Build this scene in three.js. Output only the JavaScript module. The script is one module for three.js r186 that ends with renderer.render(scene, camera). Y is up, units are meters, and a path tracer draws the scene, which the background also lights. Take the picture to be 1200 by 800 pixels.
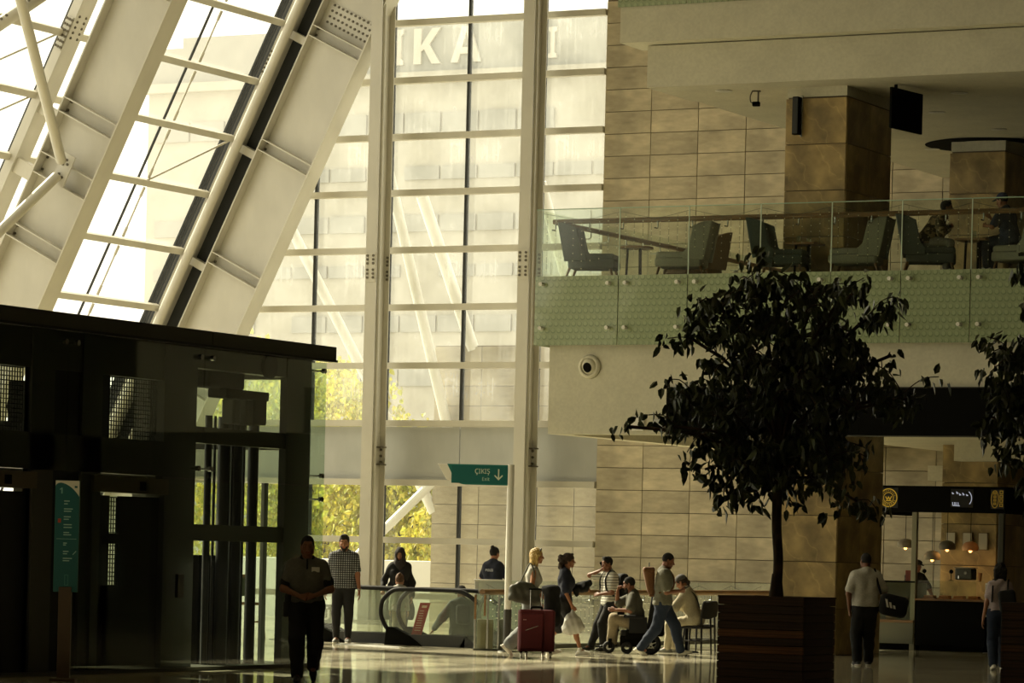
import * as THREE from 'three';
import { RoundedBoxGeometry } from 'three/addons/geometries/RoundedBoxGeometry.js';
import { mergeGeometries } from 'three/addons/utils/BufferGeometryUtils.js';
import { FontLoader } from 'three/addons/loaders/FontLoader.js';
import { TextGeometry } from 'three/addons/geometries/TextGeometry.js';

// ---------------------------------------------------------------- camera, sky, sun, exposure
const scene = new THREE.Scene();
const V = (x, y, z) => new THREE.Vector3(x, y, z);
const FOCAL = 4066, YAW = 27.24 * Math.PI / 180, ROLL = 0.024, EYE = 1.6;
const camera = new THREE.PerspectiveCamera(2 * Math.atan(400 / FOCAL) * 180 / Math.PI, 1.5, 0.5, 600);
const FWD = V(-Math.sin(YAW), 0, -Math.cos(YAW)), RGT = V(Math.cos(YAW), 0, -Math.sin(YAW));
camera.position.set(0, EYE, 0);
camera.up.copy(V(0, 1, 0).multiplyScalar(Math.cos(ROLL)).addScaledVector(RGT, -Math.sin(ROLL)));
camera.lookAt(FWD.clone().add(camera.position));
camera.setViewOffset(1200, 800, 0, -250, 1200, 800);      // the horizon sits low in the picture: a lens shifted upwards

scene.background = new THREE.Color().setRGB(1.36, 1.275, 1.02);   // hazy, bright summer sky
const sun = new THREE.DirectionalLight(new THREE.Color().setRGB(1, 0.905, 0.66), 10);
const SUN_DIR = V(-0.74, 0.62, -0.24).normalize();
sun.target.position.set(-26, 0, -54);
sun.position.copy(sun.target.position).addScaledVector(SUN_DIR, 90);
sun.castShadow = true; sun.shadow.radius = 2.2; sun.shadow.mapSize.set(4096, 4096);
Object.assign(sun.shadow.camera, { left: -45, right: 45, top: 40, bottom: -40, near: 1, far: 220 });
scene.add(sun, sun.target);

const renderer = new THREE.WebGLRenderer({ antialias: true });
renderer.toneMapping = THREE.LinearToneMapping;
renderer.toneMappingExposure = 1.5;
renderer.shadowMap.enabled = true;

// ---------------------------------------------------------------- helpers
let seed = 20240607;
const rnd = () => { seed |= 0; seed = seed + 0x6D2B79F5 | 0; let t = Math.imul(seed ^ seed >>> 15, 1 | seed); t = t + Math.imul(t ^ t >>> 7, 61 | t) ^ t; return ((t ^ t >>> 14) >>> 0) / 4294967296; };
const rr = (a, b) => a + (b - a) * rnd();
const names = new Map();
function numbered(n) { const k = names.get(n) ?? 0; names.set(n, k + 1); return k ? `${n}_${String(k).padStart(3, '0')}` : n; }
function flat(g) {                                         // same attributes everywhere, not indexed
  const o = g.index ? g.toNonIndexed() : g.clone();
  for (const k of Object.keys(o.attributes)) if (!['position', 'normal', 'uv'].includes(k)) o.deleteAttribute(k);
  if (!o.attributes.normal) o.computeVertexNormals();
  if (!o.attributes.uv) o.setAttribute('uv', new THREE.BufferAttribute(new Float32Array(o.attributes.position.count * 2), 2));
  o.morphAttributes = {};
  return o;
}
const join = (list) => mergeGeometries(list.map(flat));
function metricUV(g, off = 0) {                              // texture coordinates in metres along each face
  const p = g.attributes.position, n = g.attributes.normal, uv = new Float32Array(p.count * 2);
  for (let i = 0; i < p.count; i++) {
    const ax = Math.abs(n.getX(i)), ay = Math.abs(n.getY(i)), az = Math.abs(n.getZ(i));
    if (ay >= ax && ay >= az) { uv[2 * i] = p.getX(i); uv[2 * i + 1] = p.getZ(i); }
    else if (ax >= az) { uv[2 * i] = p.getZ(i); uv[2 * i + 1] = p.getY(i); }
    else { uv[2 * i] = p.getX(i); uv[2 * i + 1] = p.getY(i); }
    uv[2 * i] += off; uv[2 * i + 1] += off * 1.7;
  }
  g.setAttribute('uv', new THREE.BufferAttribute(uv, 2));
  return g;
}
function mesh(name, geo, mat, parent, keep = false) {
  let g = Array.isArray(geo) ? join(geo) : geo;
  if (!keep) { g = g.index ? flat(g) : g; metricUV(g); }
  const m = new THREE.Mesh(g, mat);
  m.castShadow = m.receiveShadow = true;
  m.name = name;
  if (parent) parent.add(m);
  return m;
}
function tag(o, label, category, group) {
  o.userData.label = label;
  if (category) o.userData.category = category;
  if (group) o.userData.group = group;
  return o;
}
function thing(name, label, category, at = [0, 0, 0], turn = 0, group) {
  const o = new THREE.Group(); o.name = numbered(name); scene.add(o);
  o.position.set(...at); o.rotation.y = turn;
  return tag(o, label, category, group);
}
function solo(name, geo, mat, label, category, at = [0, 0, 0], turn = 0, group, keep = false) {
  const m = mesh(numbered(name), geo, mat, scene, keep);
  m.position.set(...at); m.rotation.y = turn;
  return tag(m, label, category, group);
}
function struct(name, geo, mat, label) {
  const m = mesh(numbered(name), geo, mat, scene);
  m.userData.kind = 'structure'; if (label) m.userData.label = label;
  return m;
}
function structGroup(name, label) {
  const o = new THREE.Group(); o.name = numbered(name); scene.add(o);
  o.userData.kind = 'structure'; if (label) o.userData.label = label;
  return o;
}
function copy(o, label, at, turn) {
  const c = o.clone(); c.name = numbered(o.name.replace(/_\d{3}$/, '')); scene.add(c);
  if (label) c.userData.label = label;
  if (at) c.position.set(...at);
  if (turn !== undefined) c.rotation.y = turn;
  return c;
}
const bx = (w, h, d, x = 0, y = 0, z = 0) => new THREE.BoxGeometry(w, h, d).translate(x, y, z);
const lo = (x0, x1, y0, y1, z0, z1) => bx(x1 - x0, y1 - y0, z1 - z0, (x0 + x1) / 2, (y0 + y1) / 2, (z0 + z1) / 2);
const rb = (w, h, d, x = 0, y = 0, z = 0, r = 0.015, s = 2) => new RoundedBoxGeometry(w, h, d, s, Math.min(r, w / 2.01, h / 2.01, d / 2.01)).translate(x, y, z);
const cy = (r0, r1, h, x = 0, y = 0, z = 0, s = 16) => new THREE.CylinderGeometry(r1, r0, h, s).translate(x, y + h / 2, z);   // r0 below, y = foot
const sp = (r, x = 0, y = 0, z = 0, s = 12) => new THREE.SphereGeometry(r, s, Math.max(6, s * 3 >> 2)).translate(x, y, z);
function bar(p, q, w, d, up = V(0, 1, 0)) {                 // box from p to q; w across, d along "up"
  const dir = q.clone().sub(p), len = dir.length(); dir.normalize();
  const side = new THREE.Vector3().crossVectors(up, dir).normalize(), u2 = new THREE.Vector3().crossVectors(dir, side);
  const m = new THREE.Matrix4().makeBasis(side, u2, dir).setPosition(p.clone().add(q).multiplyScalar(0.5));
  return new THREE.BoxGeometry(w, d, len).applyMatrix4(m);
}
function rod(p, q, r, s = 10, r2 = r) {
  const dir = q.clone().sub(p), g = new THREE.CylinderGeometry(r2, r, dir.length(), s);
  return g.applyQuaternion(new THREE.Quaternion().setFromUnitVectors(V(0, 1, 0), dir.clone().normalize())).translate((p.x + q.x) / 2, (p.y + q.y) / 2, (p.z + q.z) / 2);
}
const tube = (pts, r, n = 24, s = 8, closed = false) => new THREE.TubeGeometry(new THREE.CatmullRomCurve3(pts.map((p) => Array.isArray(p) ? V(...p) : p), closed, 'catmullrom', 0.4), n, r, s, closed);
const lathe = (pts, s = 24) => new THREE.LatheGeometry(pts.map((p) => new THREE.Vector2(p[0], p[1])), s);
const turned = (g, rx = 0, ry = 0, rz = 0) => g.applyMatrix4(new THREE.Matrix4().makeRotationFromEuler(new THREE.Euler(rx, ry, rz)));
function slab(outline, depth, bevel = 0, s = 8) {           // outline in x, y extruded along z, centred
  const sh = outline instanceof THREE.Shape ? outline : new THREE.Shape(outline.map((p) => new THREE.Vector2(p[0], p[1])));
  const g = new THREE.ExtrudeGeometry(sh, { depth: depth - 2 * bevel, bevelEnabled: bevel > 0, bevelSize: bevel, bevelThickness: bevel, bevelSegments: 2, curveSegments: s });
  return g.translate(0, 0, -depth / 2 + bevel);
}

// ---------------------------------------------------------------- textures
function hash(x, y, s) { let h = Math.imul(x, 374761393) ^ Math.imul(y, 668265263) ^ Math.imul(s, 1274126177); h = Math.imul(h ^ h >>> 13, 1274126177); return ((h ^ h >>> 16) >>> 0) / 4294967296; }
function vnoise(x, y, px, py, s) {
  const xi = Math.floor(x), yi = Math.floor(y), fx = x - xi, fy = y - yi, u = fx * fx * (3 - 2 * fx), v = fy * fy * (3 - 2 * fy);
  const a = (i, j) => hash(((xi + i) % px + px) % px, ((yi + j) % py + py) % py, s);
  return (a(0, 0) * (1 - u) + a(1, 0) * u) * (1 - v) + (a(0, 1) * (1 - u) + a(1, 1) * u) * v;
}
function fbm(u, v, fx, fy, s, oct = 4) { let t = 0, a = 0.5, n = 0; for (let o = 0; o < oct; o++) { t += a * vnoise(u * fx, v * fy, fx, fy, s + o); n += a; a *= 0.5; fx *= 2; fy *= 2; } return t / n; }
function tex(w, h, fn, metres, srgb = true) {               // fn(u, v) -> [r, g, b] or a number, 0..1
  const d = new Uint8Array(w * h * 4);
  for (let j = 0; j < h; j++) for (let i = 0; i < w; i++) {
    const c = fn(i / w, j / h), k = (j * w + i) * 4;
    for (let q = 0; q < 3; q++) d[k + q] = Math.max(0, Math.min(255, 255 * (Array.isArray(c) ? c[q] : c)));
    d[k + 3] = 255;
  }
  const t = new THREE.DataTexture(d, w, h);
  t.wrapS = t.wrapT = THREE.RepeatWrapping; t.magFilter = THREE.LinearFilter; t.minFilter = THREE.LinearMipmapLinearFilter; t.generateMipmaps = true;
  if (srgb) t.colorSpace = THREE.SRGBColorSpace;
  if (metres) t.repeat.set(1 / metres[0], 1 / metres[1]);
  t.needsUpdate = true;
  return t;
}
function canvasTex(w, h, draw) {
  const c = document.createElement('canvas'); c.width = w; c.height = h;
  draw(c.getContext('2d'), w, h);
  const t = new THREE.CanvasTexture(c); t.colorSpace = THREE.SRGBColorSpace; t.anisotropy = 8;
  return t;
}
const std = (c, o = {}) => { const m = new THREE.MeshStandardMaterial({ roughness: 0.7, ...o }); if (Array.isArray(c)) m.color.setRGB(...c); else m.color.set(c); return m; };
const phy = (c, o = {}) => { const m = new THREE.MeshPhysicalMaterial({ roughness: 0.5, ...o }); if (Array.isArray(c)) m.color.setRGB(...c); else m.color.set(c); return m; };
const glass = (c, o = {}) => phy(c, { transmission: 1, thickness: 0, roughness: 0.0, ior: 1.5, ...o });

const T = {};
T.stone = tex(256, 256, (u, v) => { const a = fbm(u, v, 3, 3, 11, 5), b = fbm(u + a * 0.2, v, 8, 22, 5, 3); const t = 0.8 + 0.3 * (a - 0.5) + 0.16 * (b - 0.5); return [t, t * 0.985, t * 0.955]; }, [1.7, 1.7]);
T.marble = tex(256, 256, (u, v) => { const a = fbm(u, v, 4, 4, 31, 5), w = fbm(u, v, 3, 3, 71, 4), vein = Math.pow(1 - Math.abs(Math.sin(9 * (u + v) * 1 + 7 * w)), 7); const t = 0.72 + 0.5 * (a - 0.5) + 0.12 * vein; return [t, t * 0.94, t * 0.8]; }, [1.3, 1.3]);
T.floor = tex(512, 512, (u, v) => { const a = fbm(u, v, 4, 4, 41, 5), b = fbm(u, v, 60, 60, 43, 2); const t = 0.78 + 0.26 * (a - 0.5) + 0.1 * (b - 0.5); return [t, t * 0.985, t * 0.94]; }, [3.1, 3.1]);
T.fine = tex(256, 256, (u, v) => 0.5 + 0.5 * (fbm(u, v, 40, 40, 3, 3) - 0.5), [0.4, 0.4], false);
T.plaster = tex(256, 256, (u, v) => { const t = 0.9 + 0.08 * (fbm(u, v, 5, 5, 17, 5) - 0.5) + 0.06 * (fbm(u, v, 64, 64, 19, 2) - 0.5); return [t, t, t]; }, [2.3, 2.3]);
T.paint = tex(256, 256, (u, v) => { const t = 0.92 + 0.08 * (fbm(u, v, 6, 3, 27, 5) - 0.5); return [t, t, t]; }, [1.9, 1.9]);
T.dirt = tex(512, 512, (u, v) => {                          // rain streaks and dust films on the panes (roughness)
  const film = fbm(u, v, 3, 3, 91, 5), run = fbm(u, v * 1, 70, 3, 93, 3), spots = fbm(u, v, 30, 30, 97, 2);
  return 0.30 + 0.34 * (film - 0.4) + 0.22 * Math.pow(Math.max(0, run - 0.45), 1.2) + 0.2 * Math.max(0, spots - 0.6);
}, [2.7, 2.7], false);
T.wood = tex(256, 256, (u, v) => { const g = fbm(u, v, 3, 48, 51, 4), f = fbm(u, v, 8, 120, 57, 2); const t = 0.7 + 0.5 * (g - 0.5) + 0.24 * (f - 0.5); return [t, t * 0.93, t * 0.86]; }, [1.2, 0.6]);
T.weave = tex(128, 128, (u, v) => { const a = Math.sin(u * Math.PI * 32) * Math.sin(v * Math.PI * 32); const t = 0.85 + 0.1 * a + 0.12 * (fbm(u, v, 8, 8, 61, 3) - 0.5); return [t, t, t]; }, [0.12, 0.12]);
T.check = tex(64, 64, (u, v) => { const a = (u < 0.5 ? 1 : 0) + (v < 0.5 ? 1 : 0); const t = [0.16, 0.34, 0.82][a]; return [t, t, t]; }, [0.036, 0.036]);
T.stripe = tex(8, 64, (u, v) => { const t = (v % 0.5) < 0.1 ? 0.3 : 0.95; return [t, t, t]; }, [0.1, 0.1]);
T.bark = tex(128, 128, (u, v) => { const t = 0.55 + 0.5 * (fbm(u, v, 12, 4, 81, 4) - 0.5); return [t, t * 0.9, t * 0.78]; }, [0.25, 0.4]);

const M = {
  steel: std([0.60, 0.575, 0.50], { roughness: 0.48, map: T.paint }),
  steelEdge: std([0.64, 0.61, 0.52], { roughness: 0.5, map: T.paint }),
  spandrel: std([0.49, 0.50, 0.48], { roughness: 0.5, map: T.paint }),
  black: phy([0.005, 0.005, 0.004], { roughness: 0.9, specularIntensity: 0.12 }),
  gasket: std([0.02, 0.022, 0.022], { roughness: 0.7 }),
  bolt: std([0.12, 0.105, 0.075], { roughness: 0.6, metalness: 0.4 }),
  pane: glass([0.93, 0.95, 0.91], { roughnessMap: T.dirt, roughness: 1 }),
  lowPane: glass([0.95, 0.97, 0.93], { roughness: 0.14 }),
  roofPane: glass([0.96, 0.96, 0.92], { roughness: 0.28 }),
  plaster: std([0.74, 0.71, 0.56], { roughness: 0.9, map: T.plaster }),
  ceiling: std([0.76, 0.72, 0.56], { roughness: 0.9, map: T.plaster }),
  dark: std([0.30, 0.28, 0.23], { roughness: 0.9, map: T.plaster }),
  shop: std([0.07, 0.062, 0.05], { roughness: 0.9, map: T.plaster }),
  shell: std([0.52, 0.49, 0.41], { roughness: 0.9, map: T.plaster }),
  joint: std([0.16, 0.13, 0.09], { roughness: 0.95 }),
  liftSteel: std([0.065, 0.064, 0.048], { roughness: 0.42, metalness: 0.3 }),
  liftDark: std([0.012, 0.012, 0.01], { roughness: 0.5, metalness: 0.2 }),
  chrome: std([0.5, 0.5, 0.48], { roughness: 0.25, metalness: 1 }),
  liftGlass: glass([0.90, 0.945, 0.90], { roughness: 0.02 }),
  balGlass: glass([0.915, 0.95, 0.905], { roughness: 0.1 }),
  oak: std([0.40, 0.24, 0.10], { roughness: 0.5, map: T.wood }),
  rubber: phy([0.012, 0.012, 0.012], { roughness: 0.75, specularIntensity: 0.5 }),
  white: std([0.72, 0.71, 0.66], { roughness: 0.5 }),
  bulbs: std([0.9, 0.85, 0.6], { roughness: 0.3 }),
};
const tones = (base, map, n, spread, o = {}) => Array.from({ length: n }, (_, i) => { const k = 1 + spread * (i / (n - 1) - 0.5) * 2; return std(base.map((c) => c * k), { map, ...o }); });
M.tiles = tones([0.70, 0.625, 0.46], T.stone, 4, 0.06, { roughness: 0.55 });
M.marbles = tones([0.66, 0.55, 0.33], T.marble, 3, 0.06, { roughness: 0.35 });
M.outTiles = tones([0.62, 0.56, 0.43], T.stone, 4, 0.04, { roughness: 0.8 });
M.floor = phy([0.84, 0.80, 0.65], { map: T.floor, roughness: 0.07, specularIntensity: 0.09 });
// ================================================================= THE SETTING
const ZG = -70, ROWS = [-0.05, 0.60, 1.88, 3.21, 4.57, 5.90, 7.24, 8.56, 9.88, 11.17, 12.47, 13.80, 15.1];
const sx = (y, x0) => x0 + 0.5 * y;                          // the leaning side: x at height y

{ // floor with the opening of the escalator well
  const s = new THREE.Shape([[-50.5, -6.5], [8.4, -6.5], [8.4, 71], [-50.5, 71]].map((p) => new THREE.Vector2(...p)));
  s.holes.push(new THREE.Path([[-29.7, 54.4], [-29.7, 56.2], [-27.1, 56.2], [-27.1, 54.4]].map((p) => new THREE.Vector2(...p))));
  const g = new THREE.ExtrudeGeometry(s, { depth: 0.3, bevelEnabled: false });
  g.applyMatrix4(new THREE.Matrix4().makeRotationX(-Math.PI / 2)).translate(0, -0.3, 0);
  struct('floor', g, M.floor, 'polished cream stone floor of the hall');
struct('trim_1', [lo(-29.75, -29.7, -3, -0.3, -56.2, -54.4), lo(-27.1, -27.05, -3, -0.3, -56.2, -54.4), lo(-29.75, -27.05, -3, -0.3, -56.25, -56.2), lo(-29.75, -27.05, -3, -0.3, -54.4, -54.35), lo(-29.75, -27.05, -3.1, -3, -56.25, -54.35)], M.dark, 'dark lining of the escalator well');
}
struct('ceiling', lo(-41.2, 8.4, 16, 16.4, -70.4, 6.5), M.shell, 'closed roof over the hall');
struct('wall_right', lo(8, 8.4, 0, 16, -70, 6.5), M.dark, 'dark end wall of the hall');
struct('wall_back', lo(-50, 8, 0, 16, 6.1, 6.5), M.shell, 'wall closing the hall opposite the glazed gable');
{ // leaning side wall beyond the glazing
  const g = slab([[-49.2, 0], [-48.8, 0], [-40.8, 16], [-41.2, 16]], 27.5); g.translate(0, 0, -21 + 27.5 / 2);
  struct('wall_left', g, M.shell, 'closed part of the leaning side wall');
}

// ---- glazed gable
{
  const w = structGroup('window_1', 'tall glazed gable wall of dirty panes between steel columns');
  const bays = [-47.82, -43.86, -39.89, -35.97, -33.93];
  for (let b = 0; b < 4; b++) {
    const x0 = bays[b], x1 = bays[b + 1], mid = x0 + (b === 3 ? 9 : 2.42);
    for (let r = 0; r < ROWS.length - 1; r++) {
      const y0 = ROWS[r], y1 = ROWS[r + 1];
      const left = Math.max(x0, sx(y0, -48.6)); if (left > x1 - 0.3) continue;
      mesh('transom', lo(left, x1, y1 - 0.07, y1 + 0.07, ZG - 0.02, ZG + 0.16), M.steelEdge, w);
      const xs = [left, ...(mid > left + 0.2 && mid < x1 ? [mid] : []), x1];
      for (let k = 0; k < xs.length - 1; k++) {
        if (r === 3) mesh('spandrel_panel', lo(xs[k] + 0.015, xs[k + 1] - 0.015, y0 + 0.075, y1 - 0.075, ZG - 0.12, ZG - 0.04), M.spandrel, w);
        else { const a = xs[k] + 0.015, c = xs[k + 1] - 0.015, at2 = k === 0 ? Math.max(a, sx(y1, -48.6)) : a; if (at2 > c) continue; const g = new THREE.ShapeGeometry(new THREE.Shape([[a, y0 + 0.03], [c, y0 + 0.03], [c, y1 - 0.03], [at2, y1 - 0.03]].map((p) => new THREE.Vector2(...p)))).translate(0, 0, ZG - 0.08); mesh('window_pane', g, r < 3 ? M.lowPane : M.pane, w); }
      }
    }
    if (mid < x1) for (const [a, c] of [[ROWS[0], 3.21], [4.57, 15.1]]) if (a < (mid + 48.6) * 2) mesh('mullion', lo(mid - 0.03, mid + 0.03, a, Math.min(c, (mid + 48.6) * 2), ZG - 0.14, ZG - 0.03), M.gasket, w);
    for (const [a, c] of [[ROWS[0], 3.21], [4.57, 15.1]]) if (a < (x0 + 48.6) * 2) mesh('gasket', lo(x0 + 0.44, x0 + 0.475, a, Math.min(c, (x0 + 48.6) * 2), ZG - 0.12, ZG - 0.05), M.gasket, w);
  }
}
// ---- leaning side glazing
{
  const w = structGroup('window_2', 'leaning side wall of glass panes on steel purlins');
  const zs = []; for (let k = 0; k < 6; k++) zs.push(-69.2 + 8 * k, -66.24 + 8 * k, -63.5 + 8 * k); zs.push(-21);
  const XO = -48.92, n = V(-1, 0.5, 0).normalize();
  for (let r = 1; r < ROWS.length; r++) {
    const y = ROWS[r], p = (z) => V(sx(y, -48.72), y, z);
    for (let k = 0; k < 6; k++) { const a = -69 + 8 * k, b = a + 8; mesh('purlin', bar(p(a), p(b), 0.13, 0.15, V(0.5, 1, 0).normalize()), M.steelEdge, w); }
    if (r === ROWS.length - 1) continue;
    for (let k = 0; k < zs.length - 1; k++) {
      const y0 = ROWS[r] + 0.01, y1 = ROWS[r + 1] - 0.01, z0 = zs[k] + 0.015, z1 = zs[k + 1] - 0.015;
      if (z1 <= z0) continue;
      const g = new THREE.BufferGeometry();
      g.setAttribute('position', new THREE.Float32BufferAttribute([sx(y0, XO), y0, z0, sx(y0, XO), y0, z1, sx(y1, XO), y1, z1, sx(y0, XO), y0, z0, sx(y1, XO), y1, z1, sx(y1, XO), y1, z0], 3));
      g.computeVertexNormals();
      mesh('window_pane', flat(g), M.roofPane, w);
    }
  }
  for (const z of zs) { const t = [68.9, 69.2].includes(-z) ? 0.05 : 0.04; mesh('mullion', bar(V(sx(0.6, XO + 0.03), 0.6, z), V(sx(16, XO + 0.03), 16, z), 0.05, t, n), M.gasket, w); }
  for (const dz of [0.08, 0.2, 0.32]) mesh('gasket', bar(V(sx(0.6, XO + 0.05), 0.6, -69.12 + dz), V(sx(16, XO + 0.05), 16, -69.12 + dz), 0.055, 0.05, n), M.gasket, w);
  // tie rods with their clevises, one between each two purlins
  for (const zr of [-66.4, -58.4, -50.4]) for (let r = 3; r < ROWS.length - 1; r++) {
    const a = V(sx(ROWS[r] + 0.1, -48.72), ROWS[r] + 0.1, zr), b = V(sx(ROWS[r + 1] - 0.1, -48.72), ROWS[r + 1] - 0.1, zr), d = b.clone().sub(a).normalize();
    mesh('tie_rod', [rod(a, b, 0.022), rod(a, a.clone().addScaledVector(d, 0.24), 0.036), rod(b, b.clone().addScaledVector(d, -0.24), 0.036)], M.steelEdge, w);
  }
  for (const [y0, z0, y1, z1] of [[9.88, -66.35, 11.17, -68.9], [9.88, -58.35, 11.17, -60.9], [11.17, -58.4, 12.47, -60.9]]) {
    const a = V(sx(y0 + 0.05, -48.68), y0 + 0.05, z0), b = V(sx(y1 - 0.05, -48.68), y1 - 0.05, z1);
    mesh('tie_rod', rod(a, b, 0.024), M.steelEdge, w);
  }
}
// ---- stone wall beside the gable, tile by tile
{
  const w = structGroup('wall_north', 'beige stone tiled wall rising behind the balcony');
  mesh('backing', lo(-33.93, 8, -0.3, 16, -70.4, -69.96), M.joint, w);
  const tw = 1.15, th = 0.497, x00 = -33.92;
  const gs = {};
  for (let r = 0; r < 28; r++) for (let c = 0; c < 11; c++) {
    const y0 = 0.12 + r * th, x0 = x00 + (c ? c * tw : 0), wd = tw;
    if (y0 > 13.9 || (x0 > -26.5 && y0 > 9.7) || (x0 > -22 && y0 > 4.2 && y0 < 6.3)) continue;
    const key = c % 3 + '_' + r % 2;
    const g = gs[key] ??= metricUV(flat(rb(wd - 0.014, th - 0.014, 0.05, 0, 0, 0, 0.004, 1)), (c % 3) * 0.73 + (r % 2) * 0.41);
    const m = mesh('tile', g, M.tiles[Math.floor(rnd() * 4)], w, true);
    m.position.set(x0 + tw / 2, y0 + th / 2, -69.93 + rr(-0.003, 0.003));
  }
  mesh('plinth', lo(-33.93, -20, -0.3, 0.115, -69.96, -69.9), M.marbles[0], w);
}

// ---- upper floors on the right
const ZF = -55;
{
  const s = structGroup('trim_2', 'plain fascia and slab carrying the first floor balcony');
  mesh('fascia', lo(-27.66, -12, 3.76, 6.4, ZF - 0.3, ZF), M.plaster, s);
  mesh('fascia', lo(-27.66, -27.36, 3.76, 6.4, -69.9, ZF - 0.3), M.plaster, s);
  mesh('slab', lo(-27.36, -12, 6.1, 6.4, -69.9, ZF - 0.3), M.ceiling, s);
  mesh('floor_finish', lo(-27.8, -12, 6.4, 6.53, -69.9, ZF + 0.05), M.floor, s);
  mesh('edge_strip', lo(-27.8, -12, 6.40, 6.55, ZF + 0.05, ZF + 0.08), M.steelEdge, s);
}
{
  const s = structGroup('trim_3', 'stepped fascia and ceiling of the second floor');
  mesh('fascia', lo(-25.88, -12, 9.83, 10.56, -55.6, ZF), M.plaster, s);
  mesh('fascia', lo(-26.26, -12, 10.58, 11.27, -55.6, ZF + 0.34), M.plaster, s);
  mesh('ceiling_panel', lo(-25.88, -12, 9.86, 10.2, -69.9, -57.0), M.ceiling, s);
  mesh('ceiling_panel', lo(-25.88, -12, 9.83, 10.2, -56.92, -55.6), M.ceiling, s);
  mesh('ceiling_panel', lo(-25.8, -12, 9.95, 10.2, -57.0, -56.92), M.black, s);
  mesh('slab', lo(-25.86, -12, 10.2, 16, -69.9, -55.6), M.dark, s);
}
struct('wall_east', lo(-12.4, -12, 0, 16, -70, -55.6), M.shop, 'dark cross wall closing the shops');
{ // lowered ceiling over the shops
  const s = structGroup('trim_4', 'lowered ceiling and beams over the cafe');
  mesh('ceiling_panel', lo(-22.2, -12.4, 3.95, 4.1, -69.9, -55.3), M.ceiling, s);
  mesh('ceiling_panel', lo(-24.9, -22.2, 3.95, 4.1, -69.9, -57.95), M.ceiling, s);
  mesh('beam', lo(-22.3, -12.4, 3.55, 3.95, -61.6, -61.2), M.plaster, s);
  mesh('beam', lo(-24.6, -12.4, 3.3, 3.6, -66.4, -66.0), M.plaster, s);
}
// ---- two stone-clad pillars
function pillar(z0, label) {
  const p = thing('stone_pillar', label, 'pillar', [-22.975, 0, z0 - 1.05]);
  mesh('core', [lo(-0.54, 0.54, 0, 9.86, -1.02, 1.02)], M.joint, p);
  const h = 0.803, gF = [], gS = [];
  for (let k = 0; k < 3; k++) { gF.push(metricUV(flat(rb(1.125, h - 0.012, 0.03, 0, 0, 0, 0.004, 1)), k * 0.9)); gS.push(metricUV(flat(rb(0.03, h - 0.012, 1.042, 0, 0, 0, 0.004, 1)), k * 0.8 + 0.3)); }
  for (let r = 0; r < 12; r++) {
    const y = r * h + h / 2; if (y + h / 2 > 9.8) continue; if (y > 3.9 && y < 6.3) continue;
    const m = mesh('panel', gF[r % 3], M.marbles[r * 2 % 3], p, true); m.position.set(0, y, 1.05);
    for (const zc of [-0.525, 0.525]) for (const s of [-1, 1]) { const q = mesh('panel', gS[(r + (zc > 0)) % 3], M.marbles[(r + (zc > 0)) % 3], p, true); q.position.set(0.5625 * s, y, zc); }
  }
  const cap = mesh('capital', [lo(-0.555, 0.555, 9.66, 9.9, -1.04, 1.04)], M.plaster, p);
  cap.position.y = 0.0;
  return p;
}
pillar(-55.75, 'stone-clad pillar at the balcony edge with a black speaker on its face');
pillar(-64.0, 'farther stone-clad pillar rising behind the cafe and into the round ceiling recess');
{
  const g = lathe([[0.86, -0.02], [1.05, -0.02], [1.05, 0.0], [0.86, 0.0]], 40);
  const m = mesh('ceiling_recess', [turned(new THREE.RingGeometry(0.75, 1.28, 40), Math.PI / 2, 0, 0).translate(-22.975, 9.852, -64.7)], M.black, scene); m.userData.kind = 'structure'; m.name = 'trim_5'; m.userData.label = 'dark round recess in the ceiling about the farther pillar';
}
// ================================================================= STEELWORK
const boltGeo = new THREE.CylinderGeometry(0.03, 0.03, 0.03, 8);
function bolts(list, parent, axis = 'z') {                   // heads of a bolted joint: too small to pick apart one by one
  const m = mesh('bolt_heads', list.map(([x, y, z]) => (axis === 'z' ? turned(boltGeo.clone(), Math.PI / 2) : turned(boltGeo.clone(), 0, 0, Math.PI / 2)).translate(x, y, z)), M.bolt, parent);
  m.userData.kind = 'stuff'; return m;
}
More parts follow.
